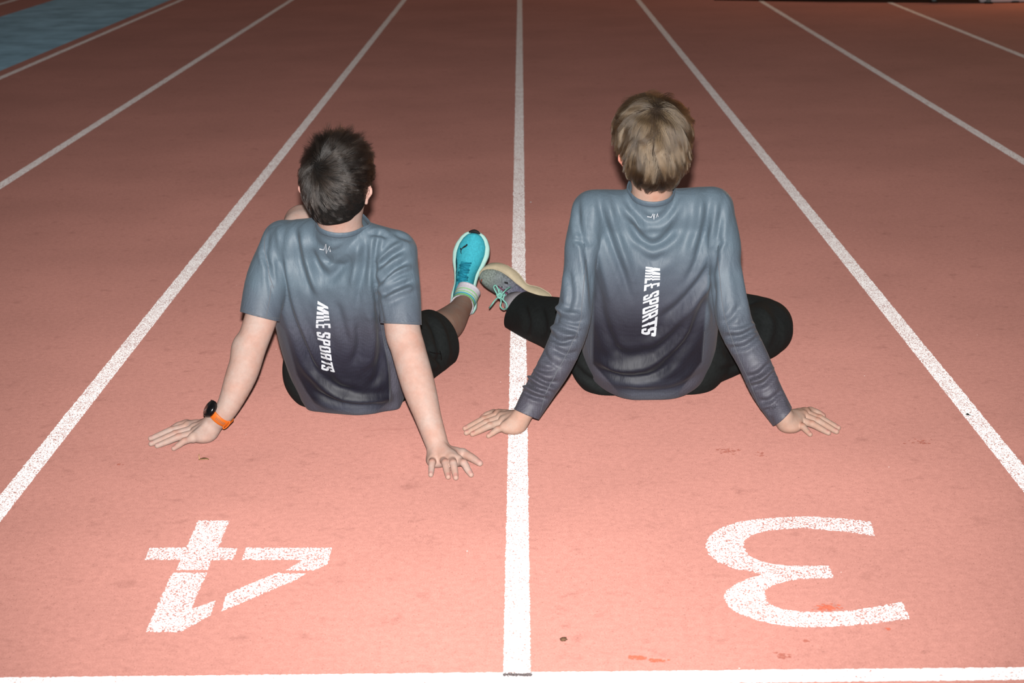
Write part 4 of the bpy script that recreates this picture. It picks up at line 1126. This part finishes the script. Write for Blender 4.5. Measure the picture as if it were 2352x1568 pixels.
# ------------------------------------------------------------------ the man on the right: long sleeves, black trousers
def man_right():
    sh_l = W(1362, 485, 4.50); sh_r = W(1636, 478, 4.50)
    wr_l = Wz(1198, 956, 0.046); wr_r = Wz(1799, 956, 0.046)
    hipl = W(1408, 825, 4.75); hipr = W(1572, 825, 4.75)
    kn_l = W(1290, 750, 5.05); an_l = W(1194, 704, 5.45)
    kn_r = W(1760, 748, 5.08); an_r = W(1520, 705, 5.22)
    Hc = W(1500, 326, 4.445); HR = frame(math.radians(7), math.radians(3), math.radians(-1.5)); nk = W(1495, 470, 4.49)
    rows = [(1497, 540, 4.53, .160, .068), (1497, 600, 4.565, .156, .082), (1497, 660, 4.60, .152, .088), (1495, 720, 4.64, .150, .092), (1490, 780, 4.68, .145, .096), (1488, 815, 4.71, .135, .098)]
    xs = axis(-0.16, 0.95, 0.0050, [(-0.145, 0.04, .0019), (0.70, 0.88, .0019)])
    ys = axis(4.24, 5.60, 0.0055, [(4.25, 4.42, .0019)])
    zs = axis(-0.012, 0.92, 0.0048, [(-0.012, 0.06, .0019)])
    Fd = Field(xs, ys, zs)
    bars(Fd, rows, .05, grow=-.010)
    Fd.seg(sh_l, sh_r, .038, .038, .03)
    Fd.seg(nk + np.array([0, 0, -.035]), lerp(sh_l, nk, .15), .036, .036, .03); Fd.seg(nk + np.array([0, 0, -.035]), lerp(sh_r, nk, .15), .036, .036, .03)
    Fd.chain([sh_l, W(1328, 600, 4.46), W(1312, 735, 4.42), W(1275, 825, 4.39), W(1228, 910, 4.36), wr_l], [.038, .032, .030, .030, .0255, .0255], .014)
    Fd.chain([sh_r, W(1668, 600, 4.46), W(1690, 735, 4.42), W(1732, 825, 4.39), W(1768, 905, 4.365), wr_r], [.038, .032, .030, .030, .0255, .0255], .014)
    hC = hand(Fd, wr_l, [(1144, 953), (1151, 959.5), (1156, 969), (1159, 981)], [(1068, 984), (1071, 994), (1085, 997), (1122, 1001)], [(1134, 950.5), (1108, 958.5)])
    hD = hand(Fd, wr_r, [(1850, 949), (1846, 955.5), (1837, 964.5), (1830, 972)], [(1925.5, 982.5), (1921.5, 991), (1903, 994), (1861, 997.5)], [(1861, 945), (1890, 954)])
    Fd.chain([hipl, kn_l, W(1232, 730, 5.28), an_l], [.088, .062, .056, .034], .02)
    Fd.chain([hipr, W(1680, 788, 4.92), kn_r, W(1640, 715, 5.2), an_r], [.088, .075, .062, .052, .034], .02)
    Fd.seg(an_l, W(1206, 676, 5.49), .03, .026, .015); Fd.seg(an_r, an_r + np.array([-.12, .02, -.03]), .03, .025, .015)
    L = head(Fd, Hc, HR, nk, .053)
    Fd.floor(0.0006)
    tints = [(c, r, (1.03, 0.80, 0.86), True) for h in (hC, hD) for c, r in h['nails']] + [(c, .008, (1.0, .82, .78), True) for h in (hC, hD) for c in h['pips']]
    tints += [(k, 0.012, (1.03, 0.88, 0.84), True) for h in (hC, hD) for k in h['knuckles']]
    tints.append((L(-0.085, -0.01, -0.03), .04, (1.06, .70, .68), False))
    me = person('person', Fd, M['skin_b'], 'seated man with light brown hair, grey long-sleeved shirt and black trousers', tints)
    for s in (-1, 1):
        e = tube_mesh('eye', [L(s*.033, .080, -.016), L(s*.033, .086, -.016), L(s*.033, .0905, -.016)], [.010, .009, .003], 10); eo = link('eye', e, M['eye'], me); link('iris', tube_mesh('iris', [L(s*.033, .0880, -.016), L(s*.033, .0915, -.016)], [.0052, .0046], 12), M['iris'], eo)
    # shirt
    Fs = Field(axis(-0.03, 0.79, 0.0036), axis(4.26, 4.90, 0.0038), axis(-0.01, 0.74, 0.0036))
    srows = [(1497, 540, 4.53, .172, .078), (1497, 600, 4.565, .170, .094), (1497, 660, 4.60, .168, .102), (1495, 720, 4.64, .166, .108), (1489, 780, 4.68, .168, .118), (1488, 822, 4.705, .154, .124)]
    bars(Fs, srows, .05)
    Fs.seg(sh_l, sh_r, .054, .054, .02)
    nks = nk + np.array([0, 0, -.034]); Fs.seg(nks, lerp(sh_l, nks, .2), .050, .053, .02); Fs.seg(nks, lerp(sh_r, nks, .2), .050, .053, .02)
    Fs.chain([sh_l, W(1337, 560, 4.475), W(1331, 620, 4.455), W(1316, 735, 4.42), W(1282, 825, 4.39), W(1238, 900, 4.362), W(1203, 962, 4.335)], [.054, .045, .042, .046, .0445, .040, .034], .010)
    Fs.chain([sh_r, W(1662, 560, 4.475), W(1666, 620, 4.455), W(1686, 735, 4.42), W(1729, 825, 4.39), W(1760, 895, 4.367), W(1802, 966, 4.338)], [.054, .045, .042, .046, .0425, .040, .033], .010)
    Fs.seg(nk, nk + np.array([0, 0, .09]), .061, .059, .014)
    Fs.floor(0.006)
    P, Q = Fs.mesh(1)
    fl = [([(1432, 448), (1452, 480), (1480, 502), (1508, 506), (1536, 488), (1558, 450)], 9, -.0032), ([(1425, 455), (1450, 500), (1482, 520), (1512, 520), (1545, 495), (1565, 455)], 8, .0035),
          ([(1442, 500), (1462, 536), (1490, 560), (1506, 562), (1530, 548), (1560, 515)], 9, -.0065), ([(1450, 480), (1475, 530), (1500, 542), (1525, 526)], 9, .004), ([(1455, 560), (1480, 590), (1505, 598), (1535, 580)], 12, -.004),
          ([(1374, 445), (1384, 500), (1408, 570), (1430, 630), (1450, 690)], 8, -.0055), ([(1396, 450), (1410, 510), (1436, 590), (1456, 640)], 9, .0045), ([(1350, 480), (1370, 560), (1395, 640), (1415, 720)], 10, .004),
          ([(1360, 600), (1372, 680), (1395, 760), (1425, 820)], 10, -.0045),
          ([(1327, 450), (1328, 515), (1345, 575), (1356, 640), (1358, 730)], 7, -.0045), ([(1318, 550), (1338, 558), (1350, 572)], 5, -.0035), ([(1305, 620), (1312, 680), (1300, 720)], 7, -.004),
          ([(1662, 455), (1652, 520), (1644, 580), (1636, 650), (1640, 760)], 7, -.0045), ([(1660, 548), (1650, 565), (1640, 578)], 5, -.0035), ([(1630, 450), (1622, 520), (1600, 600), (1570, 660)], 8, -.0045), ([(1610, 450), (1602, 520), (1580, 590)], 9, .004),
          ([(1640, 590), (1605, 650), (1560, 700), (1510, 735)], 9, -.005), ([(1636, 630), (1590, 700), (1540, 755), (1480, 800)], 10, .005), ([(1634, 680), (1600, 740), (1560, 800), (1500, 850)], 10, -.0045),
          ([(1365, 822), (1420, 846), (1480, 842), (1530, 815), (1572, 770), (1596, 710)], 10, .006), ([(1370, 845), (1430, 868), (1500, 862), (1560, 825)], 8, -.005), ([(1400, 800), (1450, 815), (1500, 800)], 10, -.004), ([(1420, 890), (1480, 900), (1560, 890), (1620, 850)], 8, -.004),
          # sleeve on the left of the picture
          ([(1262, 706), (1285, 730), (1318, 742), (1340, 735)], 6, -.007), ([(1258, 722), (1292, 748), (1330, 760)], 6, -.007), ([(1268, 690), (1296, 716), (1335, 722)], 6, .005), ([(1255, 742), (1290, 768), (1328, 772)], 6, .005),
          ([(1262, 772), (1290, 786), (1325, 776)], 5, -.006), ([(1270, 800), (1300, 814), (1330, 808)], 6, -.005), ([(1245, 800), (1262, 830), (1290, 845)], 6, -.004),
          ([(1208, 846), (1232, 866), (1256, 880), (1285, 878)], 6, -.0075), ([(1205, 872), (1228, 888), (1258, 900)], 6, -.007), ([(1202, 898), (1226, 910), (1256, 918)], 5, -.0065), ([(1212, 860), (1240, 880), (1275, 892)], 5, .005), ([(1200, 886), (1230, 900), (1262, 908)], 5, .005), ([(1222, 838), (1248, 850), (1280, 848)], 6, -.005),
          # sleeve on the right
          ([(1735, 752), (1700, 772), (1660, 776)], 6, -.0055), ([(1748, 768), (1712, 795), (1675, 800)], 6, -.005), ([(1742, 740), (1705, 758), (1662, 758)], 6, .004), ([(1700, 700), (1680, 730), (1655, 742)], 7, -.004),
          ([(1772, 832), (1745, 858), (1712, 868)], 6, -.0065), ([(1780, 852), (1755, 880), (1725, 888)], 6, -.0065), ([(1775, 842), (1750, 868), (1718, 878)], 5, .005), ([(1796, 898), (1768, 920), (1742, 922)], 6, -.0065), ([(1800, 912), (1776, 936), (1756, 942)], 5, -.006), ([(1700, 600), (1712, 680), (1722, 740)], 8, .003)]
    P = folds(P, Q, fl)
    P = Fd.clear(P, Q, 0.0028); P = lap(lap(P, Q, 0.3), Q, 0.3)
    ax = lambda dx, dy: RIGHT*dx - UP*dy
    colc = W(1494, 436, 4.478); cn = np.array([0, -0.42, 1.0])
    planes = [(W(1211, 952, 4.34), ax(-25, 58), .062), (W(1797.5, 955, 4.345), ax(35, 35), .062), (colc, cn, .082), (W(1488, 905, 4.612), np.array([0, .68, -.73]), .60)]
    bm = cut(P, Q, planes[:3]); 
    me0 = bm_mesh(bm, 'shirt')
    # hem of the shirt tail: only the torso is trimmed, not the sleeves
    bm = bmesh.new(); bm.from_mesh(me0); c = Vector(planes[3][0]); n = Vector(nrm(planes[3][1]))
    tail = lambda p: (lambda q: 1300 < q[0] < 1660)(PX(np.array(p))) and p[1] > 4.50
    fs = [f for f in bm.faces if tail(f.calc_center_median())]
    bmesh.ops.bisect_plane(bm, geom=fs + list({e for f in fs for e in f.edges}) + list({v for f in fs for v in f.verts}), plane_co=c, plane_no=n, dist=1e-5)
    bmesh.ops.delete(bm, geom=[f for f in bm.faces if tail(f.calc_center_median()) and (f.calc_center_median()-c).dot(n) > 1e-6], context='FACES')
    bpy.data.meshes.remove(me0); shme = bm_mesh(bm, 'shirt')
    sh = link('shirt', shme, M['shirt'], me, label='grey long-sleeved sports shirt with dark lower back')
    co = np.array([v.co[:] for v in shme.vertices]); px = PX(co)
    dye_shirt(shme, px, co, [(560, S(98, 120, 136)), (640, S(90, 104, 120)), (700, S(76, 83, 98)), (750, S(48, 50, 64)), (810, S(36, 38, 52)), (865, S(36, 39, 53)), (892, S(60, 66, 82)), (915, S(98, 106, 120))],
              [[(1368, 600), (1364, 700), (1362, 800), (1362, 835), (1420, 900)], [(1628, 600), (1622, 700), (1614, 800), (1612, 830), (1560, 900)]], 680)
    solid(sh, 0.0009)
    bv = bvh_of(sh)
    collar(sh, M['shirt'], colc, cn, .1, np.array(S(80, 94, 106)[:3]), .0085)
    lettering('lettering', sh, bv, [(1483, 612), (1481, 640), (1478, 677), (1476, 705), (1475, 740), (1472.5, 768)], [(1516, 616), (1516, 640), (1514, 662), (1512.7, 694), (1510.5, 722), (1506, 778)],
              'MILE SPORTS', lambda v, u: (-0.09 if .36 < v < .48 else (0.05 if .48 <= v < .6 else 0.0))*(1 if u < .36 else .3), M['print'], 'white lettering MILE SPORTS running down the back')
    ribbon_on('logo', sh, bv, [[(1487, 496), (1496, 497.4), (1499.4, 490), (1502, 503.5), (1503.6, 490.5), (1506.4, 499), (1509.8, 489.5), (1511, 496.5)]], 2.0, M['print'], 'white zigzag logo below the collar', smooth_line=False)
    ribbon_on('seam', sh, bv, [[(1345, 596), (1341, 650), (1336, 700), (1332, 740), (1320, 775), (1300, 815), (1275, 860), (1253, 905), (1240, 945)], 
                               [(1650, 590), (1654, 640), (1664, 720), (1690, 800), (1720, 870), (1745, 930)], [(1360, 760), (1358, 825)], [(1617, 760), (1612, 828)]], 1.4, M['seam'])
    # trousers
    Fp = Field(axis(-0.06, 0.92, 0.0052), axis(4.55, 5.60, 0.0056), axis(-0.01, 0.36, 0.005))
    bars(Fp, [(1490, 808, 4.73, .205, .108), (1490, 826, 4.735, .210, .104)], .03)
    Fp.chain([hipl, W(1345, 785, 4.9), W(1288, 748, 5.08), W(1226, 729, 5.28), W(1165, 702, 5.53)], [.104, .096, .084, .072, .067], .03)
    Fp.chain([hipr, W(1680, 786, 4.92), kn_r, W(1640, 715, 5.2), W(1490, 702, 5.24)], [.104, .094, .080, .068, .055], .03)
    Fp.floor(0.003)
    P, Q = Fp.mesh(2)
    P = folds(P, Q, [([(1240, 700), (1250, 745), (1240, 785)], 8, -.005), ([(1200, 700), (1212, 740), (1205, 775)], 7, -.004), ([(1215, 690), (1228, 735), (1222, 780)], 7, .004), ([(1740, 700), (1770, 740), (1760, 800)], 10, .004), ([(1660, 800), (1700, 830), (1740, 820)], 8, -.004), ([(1310, 830), (1345, 865), (1400, 895)], 7, -.004), ([(1655, 850), (1690, 840), (1720, 815)], 7, -.004)])
    bm = cut(P, Q, [(W(1203, 706, 5.45), ax(-62, -42)*1.0 + FWD*22, .15), (W(1535, 704, 5.22), np.array([-1, 0, 0]), .1)])
    tr = link('trousers', bm_mesh(bm, 'trousers'), M['black_cloth'], me, label='black loose trousers, legs crossed out to both sides'); solid(tr, 0.002)
    # hair
    base = (.081, .101, .100); crown = HR.T @ (.02*RIGHT + .62*UP - .78*FWD)
    hc, srf = hair_cap(me, M['scalp_fair'], Hc, HR, base, ((0, .030, -.022), (0, .70, -.71)), ((0, 0, -.120), (0, 0.2, -1)), [((0, -.034, -.045), (.073, .075, .076)), ((0, .0, .035), (.084, .097, .078))], .005, .0010, 4)
    hc['label'] = 'thick light brown hair reaching the nape'
    def hl(u): return u[:, 2] > np.where(u[:, 1] < 0, -.86 + .95*np.clip(u[:, 1] + .70, 0, 1), -.12 + .8*np.clip(u[:, 1], 0, 1))
    side = lambda u: 1 - .55*np.clip((np.abs(u[:, 0]) - .55)/.3, 0, 1)*np.clip((.35 - u[:, 2])/.4, 0, 1)
    hair_strands(hc, M['hair_fair'], Hc, HR, srf, crown, 19000,
                 lambda u: np.clip(.040 + .016*u[:, 2], .022, .056)*side(u), lambda u: np.clip(.010 + .007*u[:, 2], .003, .018), .05, hl, .26, .00020, 10, 9, 300, .95, .40,
                 lambda u: .009 + 0*u[:, 2])
    # shoe with pale sole, lying on its side
    cset = dict(sole=M['cream'], out=M['cream'], upper=M['knit'], tongue=M['knit'], lace=M['mint_lace'])
    MWm = shoe_frame(np.array(W(1276, 702, 5.46)), (-.76, .50, .34), (-.58, -.66, -.32))
    ro, up, patch = shoe(me, 'running_shoe', MWm, .275, -1, cset, 'grey-green knitted running shoe with cream sole and mint laces', sole_flare=.009, heel_h=.042, fore_h=.038, arch=.015)
    msd = -1
    trim = lambda a: [up(.36 + .30*k/10, math.pi/2 + a*(.78 - .02*k), .003) for k in range(11)]
    for a in (1, -1): link('lace_trim', tube_mesh('lace_trim', trim(a), .0016, 6), M['magenta'], ro)
    for a in (1, -1):
        for k in range(5): 
            x = .40 + .05*k; link('eyelet', tube_mesh('eyelet', [up(x, math.pi/2 + a*.74, .002), up(x, math.pi/2 + a*.74, .0045)], .0022, 8), M['black_rubber'], ro)
        patch('side_mark', [(.55, math.pi*(.5 + a*.37)), (.60, math.pi*(.5 + a*.33)), (.61, math.pi*(.5 + a*.36)), (.57, math.pi*(.5 + a*.40))], M['black_rubber'], .0015)
    patch('toe_tab', [(.925, math.pi*.42), (.935, math.pi*.50), (.925, math.pi*.60), (.91, math.pi*.59), (.918, math.pi*.5), (.91, math.pi*.43)], M['red_tab'], .0016)
    # bow: two loops and two loose ends hanging from the knot, made in the shoe's own frame
    inv = np.array(MWm.inverted())
    toL = lambda p: (inv @ np.append(p, 1))[:3]
    kn = W(1147, 680, 5.32)
    def lw(pts, nm, rad=.0026): link(nm, tube_mesh(nm, curve_pts([toL(W(*p)) for p in pts], 24), rad, 6), M['mint_lace'], ro)
    lw([(1147, 680, 5.33), (1138, 688, 5.31), (1132, 696, 5.30), (1127, 703, 5.31), (1124, 707, 5.33)], 'lace_end')
    lw([(1148, 680, 5.33), (1151, 692, 5.31), (1149, 703, 5.30), (1156, 710, 5.31), (1164, 707, 5.33), (1163, 697, 5.33), (1156, 689, 5.33), (1149, 681, 5.33)], 'lace_bow')
    lw([(1146, 681, 5.33), (1140, 672, 5.32), (1134, 660, 5.33), (1138, 655, 5.34), (1144, 664, 5.34), (1148, 680, 5.33)], 'lace_bow')
    lw([(1148, 680, 5.33), (1156, 672, 5.33), (1164, 664, 5.35), (1172, 659, 5.38)], 'lace_end')
    lw([(1141, 676, 5.325), (1147, 684, 5.315), (1153, 677, 5.325), (1147, 674, 5.325), (1142, 680, 5.32)], 'lace_knot', .0036)
    so1 = np.array(MWm @ Vector((.075, 0, .045))); so2 = np.array(MWm @ Vector((.078, 0, .088)))
    link('sock', tube_mesh('sock', curve_pts([so1, so2, W(1182, 692, 5.40), W(1202, 708, 5.42), W(1226, 720, 5.40)], 20), [.036]*20, 20), M['sock_grey'], me, label='pale grey sock')
    hr = an_r + np.array([.03, 0, 0]); hr[2] = .05
    shoe(me, 'running_shoe', shoe_frame(hr, (-1, .25, -.05), (.1, .85, .5)), .275, 1, cset, None, sole_flare=.009, heel_h=.042, fore_h=.038, arch=.015)
    link('sock', tube_mesh('sock', [an_r + np.array([-.05, .01, -.01]), an_r, an_r + np.array([.07, 0, 0])], [.036, .037, .037], 16), M['sock_grey'], me)
    return me
import time as _t
t0 = _t.time(); ML = man_left(); t1 = _t.time(); MR = man_right(); print('people', t1-t0, _t.time()-t1)
print('tris', sum(len(o.data.polygons)*2 for o in bpy.data.objects if o.type == 'MESH'))
